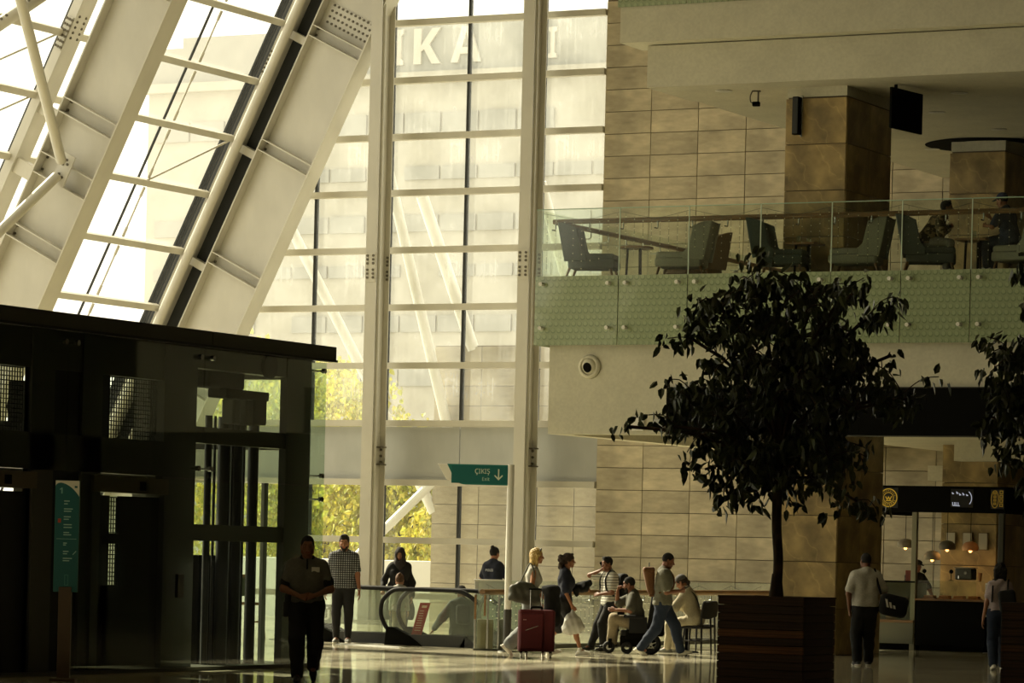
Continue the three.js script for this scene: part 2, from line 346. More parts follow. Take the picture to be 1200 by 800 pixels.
// leaning portal frames: an I-beam inside, a box chord at the glass, stubs between
const UP = V(0.5, 1, 0).normalize(), PERP = V(1, -0.5, 0).normalize();
function frame(z, label, pairs, withTube) {
  const t = thing('leaning_steel_frame', label, 'steel frame', [0, 0, z], 0, undefined);
  const P = (x0, y, dz = 0) => V(sx(y, x0), y, dz);
  const yT = 16, yB = 0.0;
  mesh('web', bar(P(-47.05, yB, -0.27), P(-47.05, yT, -0.27), 0.03, 1.5, PERP), M.steel, t);
  mesh('flange', bar(P(-47.90, yB, -0.27), P(-47.90, yT, -0.27), 0.55, 0.035, PERP), M.steel, t);
  mesh('flange', bar(P(-46.21, yB, -0.27), P(-46.21, yT, -0.27), 0.55, 0.035, PERP), M.steelEdge, t);
  mesh('outer_chord', bar(P(-48.62, yB, -0.27), P(-48.62, yT, -0.27), 0.5, 0.22, PERP), M.steel, t);
  for (const [y, gap] of pairs) {                            // y where the pair meets the outer flange
    for (const s of [-gap / 2, gap / 2]) {
      const a = P(-47.90, y).addScaledVector(UP, s), b = a.clone().addScaledVector(PERP, 1.5);
      mesh('stiffener', bar(a.setZ(-0.13), b.setZ(-0.13), 0.26, 0.022, UP), M.steelEdge, t);
    }
    const a = P(-48.62, y), b = a.clone().addScaledVector(PERP, 0.65);
    mesh('stub_beam', bar(a.setZ(-0.2), b.setZ(-0.2), 0.2, gap * 0.72, UP), M.steelEdge, t);
    bolts([[0.06, 0.3], [0.06, -0.3], [0.1, 0.42]].map(([d, u]) => { const q = P(-47.90, y).addScaledVector(UP, u * gap).addScaledVector(PERP, d); return [q.x, q.y, -0.24]; }), t);
  }
  if (withTube) {
    mesh('tube', rod(P(-48.40, yB, 0.16), P(-48.40, yT, 0.16), 0.115, 16), M.steelEdge, t);
    mesh('gasket', bar(P(-48.2, yB, -0.38), P(-48.2, yT, -0.38), 0.02, 0.55, PERP), M.gasket, t);
    const list = []; for (let k = 0; k < 26; k++) { const y = 6.2 + k * 0.32; for (const d of [-0.2]) { const q = P(-48.62, y).addScaledVector(PERP, 0.03); if (k % 2) list.push([q.x, q.y, 0]); } }
    bolts(list, t);
  }
  return t;
}
function splice(t, x0, y, n, m, z, w, h, name = 'splice_plate') {  // plate with rows of bolts on a leaning member
  const c = V(sx(y, x0), y, z);
  mesh(name, bar(c.clone().addScaledVector(UP, -h / 2), c.clone().addScaledVector(UP, h / 2), 0.02, w, PERP), M.steel, t);
  const list = [];
  for (let i = 0; i < n; i++) for (let j = 0; j < m; j++) { const q = c.clone().addScaledVector(PERP, (i / (n - 1) - 0.5) * w * 0.86).addScaledVector(UP, (j / (m - 1) - 0.5) * h * 0.84); list.push([q.x, q.y, z + 0.016]); }
  bolts(list, t);
}
{
  const f1 = frame(-69, 'leaning steel I-beam frame against the gable, a round tube and black gap beside it', [[13.62, 0.26], [11.02, 0.26], [8.42, 0.26], [5.8, 0.26]], true);
  splice(f1, -47.05, 13.75, 10, 4, -0.245, 1.3, 0.5);
  splice(f1, -48.62, 12.9, 3, 6, 0.0, 0.16, 0.62);
  const f2 = frame(-61, 'leaning steel I-beam frame clear of the gable, outer chord bolted with a splice', [[13.75, 0.3], [10.95, 0.32], [9.75, 0.46], [8.35, 0.3], [6.2, 0.3]], false);
  splice(f2, -48.62, 12.45, 3, 6, 0.0, 0.17, 0.75);
  const pl = V(sx(12.35, -48.5), 12.35, -0.27); bolts([0, 1, 2, 3, 4].flatMap((k) => [[pl.x + 0.005 + 0.5 * k * 0.11, pl.y + k * 0.11, -0.14], [pl.x + 0.005 + 0.5 * k * 0.11, pl.y + k * 0.11, -0.38]]), f2, 'x');
}
{ // frames nearer than the picture's edge, part of the side wall
  for (const z of [-53, -45, -37, -29, -21]) { const f = frame(z, '', [], false); const w = scene.getObjectByName('wall_left'); scene.remove(f); const parts = [...f.children]; const geo = join(parts.map((m) => flat(m.geometry.clone().translate(0, 0, z)))); mesh('frame', geo, M.steel, w); }
}
{ // tubular cross braces of the side wall
  const t = thing('cross_brace', 'round steel cross braces meeting at a bolted gusset on the freestanding leaning frame', 'brace', [0, 0, 0]);
  const N = V(-42.22, 9.52, -60.85);
  mesh('tube', rod(N.clone().add(V(0.08, 0.16, 0.2)), V(-39.25, 15.5, -53.25), 0.11, 14), M.steel, t);
  mesh('tube', rod(N.clone().add(V(-0.07, -0.14, 0.12)), V(-46.5, 0.95, -53.2), 0.11, 14), M.steel, t);
  mesh('gusset', bar(N.clone().addScaledVector(UP, -0.35), N.clone().addScaledVector(UP, 0.35), 0.03, 0.34, PERP), M.steel, t);
  bolts([[-0.05, 0.1], [0.05, 0.14], [-0.05, -0.12], [0.05, -0.16], [0, 0.22], [0, -0.24]].map(([a, b]) => { const q = N.clone().addScaledVector(PERP, a).addScaledVector(UP, b); return [q.x, q.y, N.z + 0.02]; }), t);
}
{
  const t = thing('cross_brace', 'bolted steel brace crossing the top left corner of the leaning glazing', 'brace', [0, 0, 0]);
  const c = V(-41.40, 12.40, -57.97), d = V(0.32, 0.64, -0.86).normalize();
  mesh('tube', rod(c.clone().addScaledVector(d, -5.4), c.clone().addScaledVector(d, 3.0), 0.13, 14), M.steel, t);
  bolts([-0.5, -0.35, 0.3, 0.45].flatMap((k) => [0.06, -0.06].map((s) => { const q = c.clone().addScaledVector(d, k); return [q.x + 0.06, q.y + s, q.z + 0.11]; })), t);
}
// H-section columns of the gable
function column(x, label) {
  const t = thing('steel_column', label, 'column', [x, 0, -68.88]);
  mesh('flange', lo(-0.14, 0.14, 0, 16, -0.03, 0), M.steel, t);
  mesh('web', lo(-0.015, 0.015, 0, 16, -0.60, -0.03), M.steelEdge, t);
  mesh('flange', lo(-0.14, 0.14, 0, 16, -0.63, -0.60), M.steelEdge, t);
  mesh('stiffener', cy(0.055, 0.055, 16, 0.08, 0, -0.2, 12), M.steelEdge, t);
  mesh('splice_plate', lo(-0.135, 0.135, 7.75, 8.42, 0, 0.018), M.steelEdge, t);
  const l = []; for (const xx of [-0.08, 0.07]) for (let k = 0; k < 6; k++) l.push([xx, 7.85 + k * 0.088 + (k > 2 ? 0.06 : 0), 0.025]);
  bolts(l, t);
  const l2 = []; for (let k = 0; k < 6; k++) l2.push([0.1, 7.85 + k * 0.088 + (k > 2 ? 0.06 : 0), -0.585]);
  bolts(l2, t);
  for (const y of [3.58, 3.98]) mesh('lug', lo(0.0, 0.2, y, y + 0.03, -0.58, -0.3), M.bolt, t);
  bolts([[0.05, 3.66, -0.58], [0.05, 3.8, -0.58], [0.05, 3.94, -0.58]], t);
  mesh('base_plate', lo(-0.25, 0.25, 0, 0.04, -0.75, 0.08), M.steelEdge, t);
  return t;
}
column(-39.26, 'white steel column meeting the leaning frame, left of the exit sign');
column(-35.35, 'white steel column behind the exit sign pole, next to the stone wall');

// ================================================================= OUTSIDE
struct('ground', lo(-160, 60, -0.6, -0.35, -200, -70.6), std([0.50, 0.47, 0.40], { roughness: 0.95, map: T.plaster }), 'pale paving outside the glazed gable');
{ // tiled wing next to the glass, outside
  const w = structGroup('wall_outside', 'pale stone tiled outer wall seen through the lower panes');
  mesh('backing', lo(-40.88, -33.5, -0.35, 6.7, -75.6, -75.06), M.joint, w);
  for (let r = 0; r < 14; r++) for (let c = 0; c < 6; c++) {
    const m = mesh('tile', rb(1.3 - 0.014, 0.484 - 0.014, 0.06, 0, 0, 0, 0.004, 1), M.outTiles[Math.floor(rnd() * 4)], w);
    m.position.set(-40.87 + 1.3 * c + 0.65, -0.1 + 0.484 * r + 0.24, -75.03);
  }
}
solo('low_wall', [rb(6, 1.75, 0.3, -44.2, 0.52, -76.2, 0.02)], M.white, 'low white wall under the yellow-green trees outside', 'wall');
for (const [a, b, r, lab] of [
  [[-41.3, 11.2, -73], [-40.25, 3.7, -75.1], 0.13, 'pale round strut sloping down beyond the panes between the two steel columns'],
  [[-40.9, 10.3, -74.2], [-39.86, 6.6, -75.1], 0.15, 'second pale strut outside, just behind the sloping one between the columns'],
  [[-37.05, 10.4, -73], [-35.9, 3.7, -75.1], 0.13, 'pale round strut outside between the second steel column and the stone wall'],
  [[-44.6, 10.3, -73.4], [-40.85, 2.6, -75.1], 0.13, 'pale round strut outside between the leaning frame and the first steel column'],
  [[-43.98, -0.36, -73.2], [-40.0, 4.15, -75.1], 0.11, 'pale strut rising to the right across the yellow-green trees'],
]) solo('outdoor_strut', [rod(V(...a), V(...b), r, 12)], M.white, lab, 'strut');
{ // shopping block across the road
  const b = thing('shopping_block', 'long pale building with grey window bands across the road, sign on its parapet', 'building', [-64, -0.35, -115]);
  const wall = std([0.50, 0.48, 0.42], { roughness: 0.9, map: T.plaster }), band = std([0.30, 0.30, 0.28], { roughness: 0.5 }), pan = std([0.36, 0.36, 0.33], { roughness: 0.8, map: T.plaster });
  mesh('wall', lo(-11.8, 14, 0, 19.9, -14, 0), wall, b);
  const sign = mesh('parapet', lo(-10.2, 14, 20.1, 21.9, -13, 0.1), pan, b);
  mesh('parapet_step', lo(-11.8, -10.2, 20.0, 21.5, -13, 0.1), pan, b);
  mesh('cornice', lo(-11.9, 14, 19.75, 20.1, -14, 0.35), wall, b);
  const font = await new FontLoader().loadAsync('fonts/droid/droid_sans_bold.typeface.json');
  const letterM = std([0.52, 0.50, 0.45], { roughness: 0.7 });
  for (const [ch, x0, w, k] of [['I', -64.62, 0.36, 1], ['K', -63.8, 1.15, 1], ['A', -62.2, 1.28, 1], ['I', -58.1, 0.34, 0.85]]) {
    const g = new TextGeometry(ch, { font, size: 1.36, depth: 0.1, curveSegments: 6 }); g.computeBoundingBox(); const q = g.boundingBox;
    g.translate(-q.min.x, 0, 0).scale(w / (q.max.x - q.min.x), k, 1);
    mesh('sign_letter', g.translate(x0 + 64, 20.4, 0.1), letterM, b);
  }
  for (const [y, h] of [[18.2, 0.75], [16.3, 0.5], [14.4, 0.62], [12.6, 0.45], [10.6, 0.62], [8.6, 0.7], [6.5, 0.5], [3.6, 1.3]]) {
    for (let x = -11.4; x < 13.6; x += 1.6) {
      const wd = rnd() < 0.16 ? 0 : 1.5; if (!wd) continue;
      const wn = mesh('window', bx(wd, h, 0.12, x + 0.8, y, 0.03), band, b);
    }
  }
}
function leafGeo(l, w, fold = 0.25) {                        // a pointed leaf along -y, folded along its rib
  const pts = [[0, 0, 0], [0.5, 0.22, 0], [0.42, 0.62, 0], [0, 1, 0], [-0.42, 0.62, 0], [-0.5, 0.22, 0]];
  const P = pts.map(([x, y]) => [x * w, -y * l, Math.abs(x) * w * fold * 2 + (y * y) * l * 0.12]);
  const mid = [[0, -0.3 * l, 0.02 * l], [0, -0.65 * l, 0.06 * l]];
  const tri = [];
  const add = (...t) => t.forEach((q) => tri.push(...q));
  add(P[0], P[1], mid[0]); add(P[1], P[2], mid[0]); add(P[2], mid[1], mid[0]); add(P[2], P[3], mid[1]);
  add(P[0], mid[0], P[5]); add(P[5], mid[0], P[4]); add(P[4], mid[0], mid[1]); add(P[4], mid[1], P[3]);
  const g = new THREE.BufferGeometry(); g.setAttribute('position', new THREE.Float32BufferAttribute(tri, 3)); g.computeVertexNormals();
  return flat(g);
}
{ // trees beyond the glass
  const leafM = phy([0.50, 0.46, 0.07], { roughness: 0.9, transmission: 0.4, thickness: 0 }), trunkM = std([0.16, 0.11, 0.07], { map: T.bark });
  const lg = leafGeo(0.2, 0.13);
  const specs = [[-47.6, -86, 5.6, 2.4, 'bushy yellow-green tree outside, left of the first steel column'], [-44.0, -84, 4.2, 2.0, 'bushy yellow-green tree outside behind the low white wall'], [-51.5, -88, 7.6, 2.8, 'tall yellow-green tree outside, behind the glass lift'], [-56.5, -92, 8.4, 3.2, 'yellow-green tree outside, farthest to the left behind the lift'], [-43.0, -92, 5.2, 1.7, 'slim yellow-green tree outside showing above the grey spandrels']];
  for (const [x, z, h, r, lab] of specs) {
    const t = thing('outdoor_tree', lab, 'tree', [x, -0.35, z]);
    mesh('trunk', [rod(V(0, 0, 0), V(0.1, h * 0.55, 0), 0.16, 8, 0.09), rod(V(0.05, h * 0.4, 0), V(r * 0.5, h * 0.75, 0.2), 0.07, 6, 0.03), rod(V(0.05, h * 0.35, 0), V(-r * 0.5, h * 0.7, -0.2), 0.07, 6, 0.03)], trunkM, t);
    const n = 9000, im = new THREE.InstancedMesh(lg, leafM, n), o = new THREE.Object3D(), col = new THREE.Color();
    for (let i = 0; i < n; i++) {
      const a = rr(0, 6.283), b = Math.acos(rr(-1, 1)), q = Math.cbrt(rr(0.2, 1)) * r, lump = 1 + 0.22 * Math.sin(3 * a + x) * Math.sin(2.5 * b + z);
      o.position.set(q * lump * Math.sin(b) * Math.cos(a), Math.max(0.5, h * 0.52 + q * lump * Math.cos(b) * (h * 0.48 / r)), q * lump * Math.sin(b) * Math.sin(a));
      o.rotation.set(rr(-1, 1), rr(0, 6.28), rr(-1, 1)); o.scale.setScalar(rr(0.6, 1.25)); o.updateMatrix(); im.setMatrixAt(i, o.matrix);
      const k = rr(0.55, 1.25); im.setColorAt(i, col.setRGB(k * rr(0.85, 1.1), k, k * 0.9));
    }
    im.name = 'foliage'; im.userData.kind = 'stuff'; im.castShadow = im.receiveShadow = true; t.add(im);
  }
}
// ================================================================= LIFT
{
  const XL = -24.2, XB = -27.0, ZA = -33.2, ZB = -41.1;         // face towards the hall, back, near end, far end
  const t = thing('glass_lift', 'dark steel and glass lift shaft with mesh windows under a flat roof', 'lift', [XL, 0, -37.2]);
  const o = 37.2;                                               // local z = world z + o
  const L = (x0, x1, y0, y1, z0, z1) => lo(x0, x1, y0, y1, z0 + o, z1 + o);
  const roof = mesh('roof', [L(-2.9, 0.12, 4.22, 4.40, -41.35, -38.17), L(-2.9, 0.12, 4.22, 4.40, -38.15, -33.0)], M.liftSteel, t);
  mesh('roof_trim', [L(0.02, 0.14, 4.19, 4.22, -41.36, -33.0)], M.liftDark, t);
  for (const [z0, z1] of [[-41.0, -40.36], [-38.1, -37.33], [-35.95 + 0.02, -35.5], [-34.9, -34.42]]) mesh('post', L(-0.17, -0.06, 0, 4.2, z0, z1), M.liftSteel, t);
  for (const [z0, z1] of [[-41.0, -40.7], [-34.9, -34.6]]) mesh('post', L(-2.75, -2.5, 0, 4.2, z0, z1), M.liftSteel, t);
  for (const [y0, y1] of [[3.93, 4.2], [2.96, 3.17], [1.69, 1.9]]) mesh('beam', L(-0.3, -0.08, y0, y1, -40.4, -38.05), M.liftSteel, t);
  mesh('beam', L(-2.72, -2.52, 2.5, 2.72, -41, -33.2), M.liftSteel, t);
  mesh('beam', L(-2.72, -2.52, 3.95, 4.2, -41, -33.2), M.liftSteel, t);
  for (const y of [2.96, 1.69, 3.93]) mesh('beam', L(-2.6, -0.1, y, y + 0.2, -41.0, -40.8), M.liftSteel, t);
  mesh('beam', L(-0.3, -0.08, 3.72, 4.2, -37.35, -33.2), M.liftSteel, t);
  mesh('beam', L(-0.3, -0.06, 2.5, 2.94, -37.35, -33.2), M.liftSteel, t);
  mesh('speaker_grille', [turned(cy(0.17, 0.17, 0.06), 0, 0, -Math.PI / 2).translate(-0.07, 4.05, -39.85 + o)], M.liftDark, t);
  mesh('wall_panel', [L(-2.9, -2.86, 0, 2.5, -36.2, -33.2)], M.liftDark, t);
  mesh('front_panel', [L(-0.16, -0.1, 0, 4.2, -35.5, -34.42)], M.liftDark, t); mesh('front_panel', [L(-0.16, -0.1, 0, 2.5, -38.1, -37.42)], M.liftSteel, t);
  // mesh windows of the upper storey, woven of thin bars
  const grid = (name, z0, z1, y0, y1, step = 0.055, x = -0.2) => {
    const g = []; for (let z = z0; z <= z1 + 1e-3; z += step) g.push(L(x - 0.006, x + 0.006, y0, y1, z - 0.006, z + 0.006)); for (let y = y0; y <= y1 + 1e-3; y += step) g.push(L(x - 0.006, x + 0.006, y - 0.006, y + 0.006, z0, z1));
    const m = mesh(name, g, M.liftDark, t); m.userData.kind = 'stuff'; return m;
  };
  grid('mesh_panel', -37.33, -36.14, 2.94, 3.72); grid('mesh_panel', -35.9, -35.46, 2.94, 3.72); grid('mesh_panel', -34.42, -33.4, 2.94, 3.72);
  mesh('window_frame', [L(-0.3, -0.1, 2.94, 3.72, -36.14, -35.93)], M.liftDark, t);
  // winding gear behind the mesh
  mesh('machine', [rb(0.5, 0.55, 0.36, -1.0, 3.35, -35.75 + o, 0.04), turned(cy(0.2, 0.2, 0.4), Math.PI / 2, 0, 0).translate(-1.0, 3.3, -35.9 + o), rb(0.4, 0.2, 0.5, -1.0, 3.0, -35.6 + o, 0.02)], M.liftDark, t);
  mesh('machine', [rb(0.5, 0.5, 0.5, -0.7, 3.25, -33.95 + o, 0.05), rb(0.3, 0.5, 0.2, -0.7, 2.9, -33.9 + o, 0.03)], M.liftDark, t);
  // two doors with vision strips, headers and frames
  for (const [z0, z1, lab] of [[-37.4, -35.72], [-34.5, -32.9]]) {
    const d = mesh('door', [L(-0.14, -0.1, 0.02, 2.22, z0 + 0.08, z0 + 0.98), L(-0.12, -0.08, 0.02, 2.22, z1 - 0.22, z1 - 0.08)], M.liftDark, t);
    if (z0 > -35) d.geometry = metricUV(flat(join([L(-0.14, -0.1, 0.02, 2.22, z0 + 0.05, z1 - 0.05)])));
    mesh('door_frame', [L(-0.3, -0.02, 0, 2.26, z0 - 0.02, z0 + 0.08), L(-0.3, -0.02, 0, 2.26, z1 - 0.08, z1 + 0.02)], M.liftSteel, t);
    const h = mesh('door_header', [L(-0.3, -0.01, 2.26, 2.46, z0, z1)], std([0.14, 0.11, 0.07], { roughness: 0.4, metalness: 0.5 }), t);
    const dis = mesh('display', [L(0, 0.012, 2.30, 2.41, z0 + 0.55, z0 + 0.68)], M.black, h);
  }
  mesh('vision_strip', [L(-0.14, -0.1, 0.9, 1.1, -36.42, -36.02), L(-0.14, -0.1, 1.62, 1.75, -36.42, -36.02), L(-0.14, -0.1, 0.02, 0.9, -36.42, -35.95)], M.liftDark, t);
  mesh('vision_pane', L(-0.13, -0.11, 1.1, 2.22, -36.42, -36.2), M.liftGlass, t); mesh('door', L(-0.14, -0.1, 0.02, 2.22, -36.2, -35.95), M.liftDark, t);
  grid('mesh_panel', -36.42, -36.2, 1.1, 2.2, 0.055, -0.15);
  // hoist ropes, guide rails and counterweight in the open bay
  for (const [z, r] of [[-39.02, 0.05], [-39.18, 0.02], [-39.42, 0.09], [-39.62, 0.02], [-39.74, 0.08], [-39.92, 0.02], [-40.16, 0.075]]) mesh('guide_rail', cy(r, r, 3.35, -0.45, 0, z + o, 8), M.liftDark, t);
  mesh('door_post', [rb(0.06, 2.5, 0.1, -0.45, 1.25, -40.48 + o, 0.01)], std([0.34, 0.35, 0.29], { roughness: 0.4 }), t);
  mesh('counterweight', [rb(0.2, 1.5, 0.5, -0.7, 0.75, -39.35 + o, 0.02)], M.black, t);
  const sv = mesh('sheave', [rb(0.3, 0.12, 1.1, -0.45, 3.66, -39.75 + o, 0.02), rb(0.3, 0.36, 0.3, -0.45, 3.45, -40.1 + o, 0.03), turned(cy(0.22, 0.22, 0.14, 0, 0, 0, 24), 0, 0, Math.PI / 2).translate(-0.4, 3.85, -39.35 + o), rb(0.3, 0.4, 0.9, -0.5, 3.92, -39.3 + o, 0.04)], M.black, t);
  for (const z of [-39.42, -39.74]) mesh('spring_box', [rb(0.2, 0.34, 0.18, -0.36, 3.42, z + o, 0.03), cy(0.05, 0.05, 0.3, -0.36, 3.1, z + o, 8)], M.liftSteel, sv);
  // glazing with point fixings
  const pane = (z0, z1, y0, y1) => mesh('glass_panel', L(0.0, 0.014, y0, y1, z0, z1), M.liftGlass, t);
  for (const [z0, z1] of [[-41.28, -38.17], [-38.15, -35.08], [-35.06, -33.2]]) { pane(z0, z1, 2.49, 4.18); if (z0 < -38) pane(z0, z1, 0.05, 2.47); }
  mesh('glass_panel', [L(-2.7, 0, 0.05, 4.18, -41.29, -41.276)], M.liftGlass, t);
  for (const [y, z] of [[4.06, -41.15], [4.06, -38.3], [4.06, -38.0], [4.06, -35.2], [2.62, -41.15], [2.30, -41.15], [2.62, -38.3], [2.62, -38.0], [1.0, -41.15], [4.06, -34.95]])
    mesh('point_fixing', [turned(cy(0.035, 0.035, 0.05), 0, 0, -Math.PI / 2).translate(0.02, y, z + o), turned(cy(0.012, 0.012, 0.16), 0, 0, Math.PI / 2).translate(0.02, y, z + o)], M.chrome, t);
  mesh('call_panel', [L(-0.02, 0.03, 0.95, 1.25, -37.75, -37.62)], M.liftSteel, t);
  mesh('plinth', [L(-2.8, 0.02, 0, 0.05, -41.28, -33.0)], M.liftSteel, t);
}
{ // slim directory totem before the lift
  const t = thing('directory_totem', 'slim teal directory sign with white top corner on a dark post before the lift', 'sign', [-23.295, 0, -33.82], 27 * Math.PI / 180);
  mesh('post', [rb(0.15, 1.1, 0.1, 0, 0.55, 0, 0.01), rb(0.3, 0.03, 0.24, 0, 0.015, 0, 0.01)], std([0.09, 0.055, 0.03], { roughness: 0.5 }), t);
  const face = canvasTex(256, 1200, (c, w, h) => {
    c.fillStyle = '#0d5a5e'; c.fillRect(0, 0, w, h);
    c.fillStyle = '#d8d6c8'; c.beginPath(); c.moveTo(0, 0); c.lineTo(w, 0); c.lineTo(w, 170); c.quadraticCurveTo(170, 40, 60, 22); c.quadraticCurveTo(10, 24, 0, 60); c.fill();
    c.fillStyle = '#7fb0ac'; c.font = 'bold 90px sans-serif'; c.fillText('1', 40, 140);
    c.fillStyle = '#0d5a5e'; c.fillRect(205, 55, 30, 22);
    c.fillStyle = '#9fc4bd';
    for (const [y, l] of [[215, 60], [245, 40], [300, 95], [325, 80], [385, 75], [412, 55], [470, 88], [500, 90], [555, 62], [580, 84], [670, 40], [690, 30], [760, 60], [785, 45], [835, 98], [860, 70]]) c.fillRect(95, y, l, 11);
    c.fillRect(20, 628, 216, 4);
    c.fillStyle = '#b0402c'; c.fillRect(32, 412, 34, 44);
    c.strokeStyle = '#9fc4bd'; c.lineWidth = 8; c.beginPath(); c.moveTo(200, 800); c.lineTo(236, 760); c.stroke();
    c.strokeStyle = '#3c7b78'; c.strokeRect(120, 1020, 34, 110);
  });
  const b = mesh('sign_board', rb(0.285, 1.31, 0.05, 0, 1.695, 0.0, 0.006), std([0.03, 0.16, 0.17], { roughness: 0.5 }), t);
  mesh('sign_print', new THREE.PlaneGeometry(0.28, 1.30).translate(0, 1.695, 0.0265), std([1, 1, 1], { map: face, roughness: 0.5 }), t, true);
}
{ // exit sign
  const t = thing('exit_sign', 'teal exit sign with a white arrow on a white pole', 'sign', [-26.24, 0, -50.86], 27 * Math.PI / 180); t.scale.setScalar(0.97);
  mesh('pole', cy(0.058, 0.058, 2.48, 0, 0.70, 0), M.white, t);
  mesh('pole_sleeve', cy(0.068, 0.068, 0.72, 0, 0, 0), std([0.03, 0.027, 0.022], { roughness: 0.4 }), t);
  mesh('base_plate', cy(0.16, 0.15, 0.02, 0, 0, 0), M.liftSteel, t);
  const sh = new THREE.Shape(); sh.moveTo(-1.08, 0.17); sh.lineTo(-0.03, 0.17); sh.lineTo(-0.03, -0.17); sh.lineTo(-0.78, -0.17); sh.quadraticCurveTo(-0.92, -0.16, -0.97, -0.05); sh.closePath();
  const teal = std([0.018, 0.19, 0.175], { roughness: 0.45 });
  const board = mesh('sign_board', slab(sh, 0.05, 0.004), teal, t); board.position.set(0, 3.0, 0);
  const w = new THREE.Shape(); w.moveTo(-1.245, 0.17); w.lineTo(-1.09, 0.17); w.lineTo(-0.975, -0.06); w.quadraticCurveTo(-0.94, -0.12, -0.89, -0.13); w.quadraticCurveTo(-1.03, -0.135, -1.10, 0.0 - 0.08); w.closePath();
  const wing = mesh('sign_wing', slab(w, 0.04, 0.003), std([0.92, 0.91, 0.86], { roughness: 0.5 }), t); wing.position.set(0, 3.0, 0);
  mesh('bracket', [rb(0.05, 0.26, 0.04, -0.055, 3.0, 0, 0.005)], M.white, t);
  const print = canvasTex(1024, 320, (c, W, H) => {
    c.clearRect(0, 0, W, H); c.fillStyle = '#0b6263'; c.fillRect(0, 0, W, H);
    c.fillStyle = '#d5dccb'; c.textAlign = 'right'; c.font = '118px sans-serif'; c.fillText('ÇIKIŞ', 700, 138);
    c.fillStyle = '#b5cfc0'; c.font = '88px sans-serif'; c.fillText('Exit', 694, 268);
    c.strokeStyle = '#d5dccb'; c.lineWidth = 24; c.beginPath(); c.moveTo(855, 52); c.lineTo(855, 240); c.moveTo(782, 166); c.lineTo(855, 240); c.lineTo(928, 166); c.stroke();
  });
  mesh('sign_print', new THREE.PlaneGeometry(0.96, 0.30).translate(-0.53 + 0.0, 3.0, 0.0265), std([1, 1, 1], { map: print, roughness: 0.5 }), t, true);
}
// ================================================================= BALCONY
const frit = canvasTex(512, 512, (c, w, h) => {
  c.fillStyle = '#a6af90'; c.fillRect(0, 0, w, h);
  for (let j = 0; j < 10; j++) for (let i = 0; i < 10; i++) {
    const x = (i + (j % 2) / 2) * 51.2 + 12, y = j * 51.2 + 25;
    for (const dx of [0, w]) { c.fillStyle = '#8c9878'; c.beginPath(); c.arc(x - dx * (i === 9 ? 1 : 0), y, 21, 0, 7); c.fill(); c.fillStyle = '#b0b999'; c.beginPath(); c.arc(x - dx * (i === 9 ? 1 : 0) - 2, y - 5, 16, 0, 7); c.fill(); }
  }
});
frit.wrapS = frit.wrapT = THREE.RepeatWrapping; frit.repeat.set(1 / 1.15, 1 / 1.15);
M.frit = phy([0.74, 0.79, 0.72], { map: frit, roughness: 0.22, clearcoat: 0.7, clearcoatRoughness: 0.03, bumpMap: frit, bumpScale: 0.008 });
function armchair(fabric, label) {                           // wing-backed lounge chair facing +x
  const t = thing('lounge_chair', label, 'armchair', [0, 0, 0]);
  const side = new THREE.Shape(); [[-0.36, 0.36], [-0.44, 0.70], [-0.50, 0.93], [-0.36, 0.90], [-0.30, 0.72], [-0.26, 0.46]].forEach((p, i) => (i ? side.lineTo(...p) : side.moveTo(...p)));
  mesh('backrest', slab(side, 0.56, 0.03), fabric, t);
  for (const s of [-1, 1]) { const w = new THREE.Shape(); w.moveTo(-0.40, 0.30); w.lineTo(-0.53, 0.95); w.quadraticCurveTo(-0.42, 0.95, -0.22, 0.86); w.lineTo(-0.14, 0.50); w.lineTo(-0.05, 0.40); w.lineTo(-0.05, 0.30); w.closePath(); const m = mesh('wing', slab(w, 0.07, 0.02), fabric, t); m.position.z = s * 0.31; }
  mesh('seat', rb(0.84, 0.17, 0.62, 0.06, 0.245, 0, 0.05, 3), fabric, t);
  mesh('seat_cushion', rb(0.74, 0.12, 0.56, 0.10, 0.37, 0, 0.05, 3), fabric, t);
  for (const [x, z] of [[-0.33, 0.24], [-0.33, -0.24], [0.40, 0.24], [0.40, -0.24]]) mesh('leg', rod(V(x, 0.17, z), V(x + (x > 0 ? 0.05 : -0.06), 0, z * 1.08), 0.028, 8, 0.017), M.oak, t);
  return t;
}
const FAB = { teal: std([0.055, 0.078, 0.07], { map: T.weave, roughness: 0.95 }), grey: std([0.34, 0.34, 0.28], { map: T.weave, roughness: 0.95 }), brown: std([0.20, 0.13, 0.075], { map: T.weave, roughness: 0.9 }), slate: std([0.11, 0.13, 0.125], { map: T.weave, roughness: 0.95 }) };
const YB = 6.53;
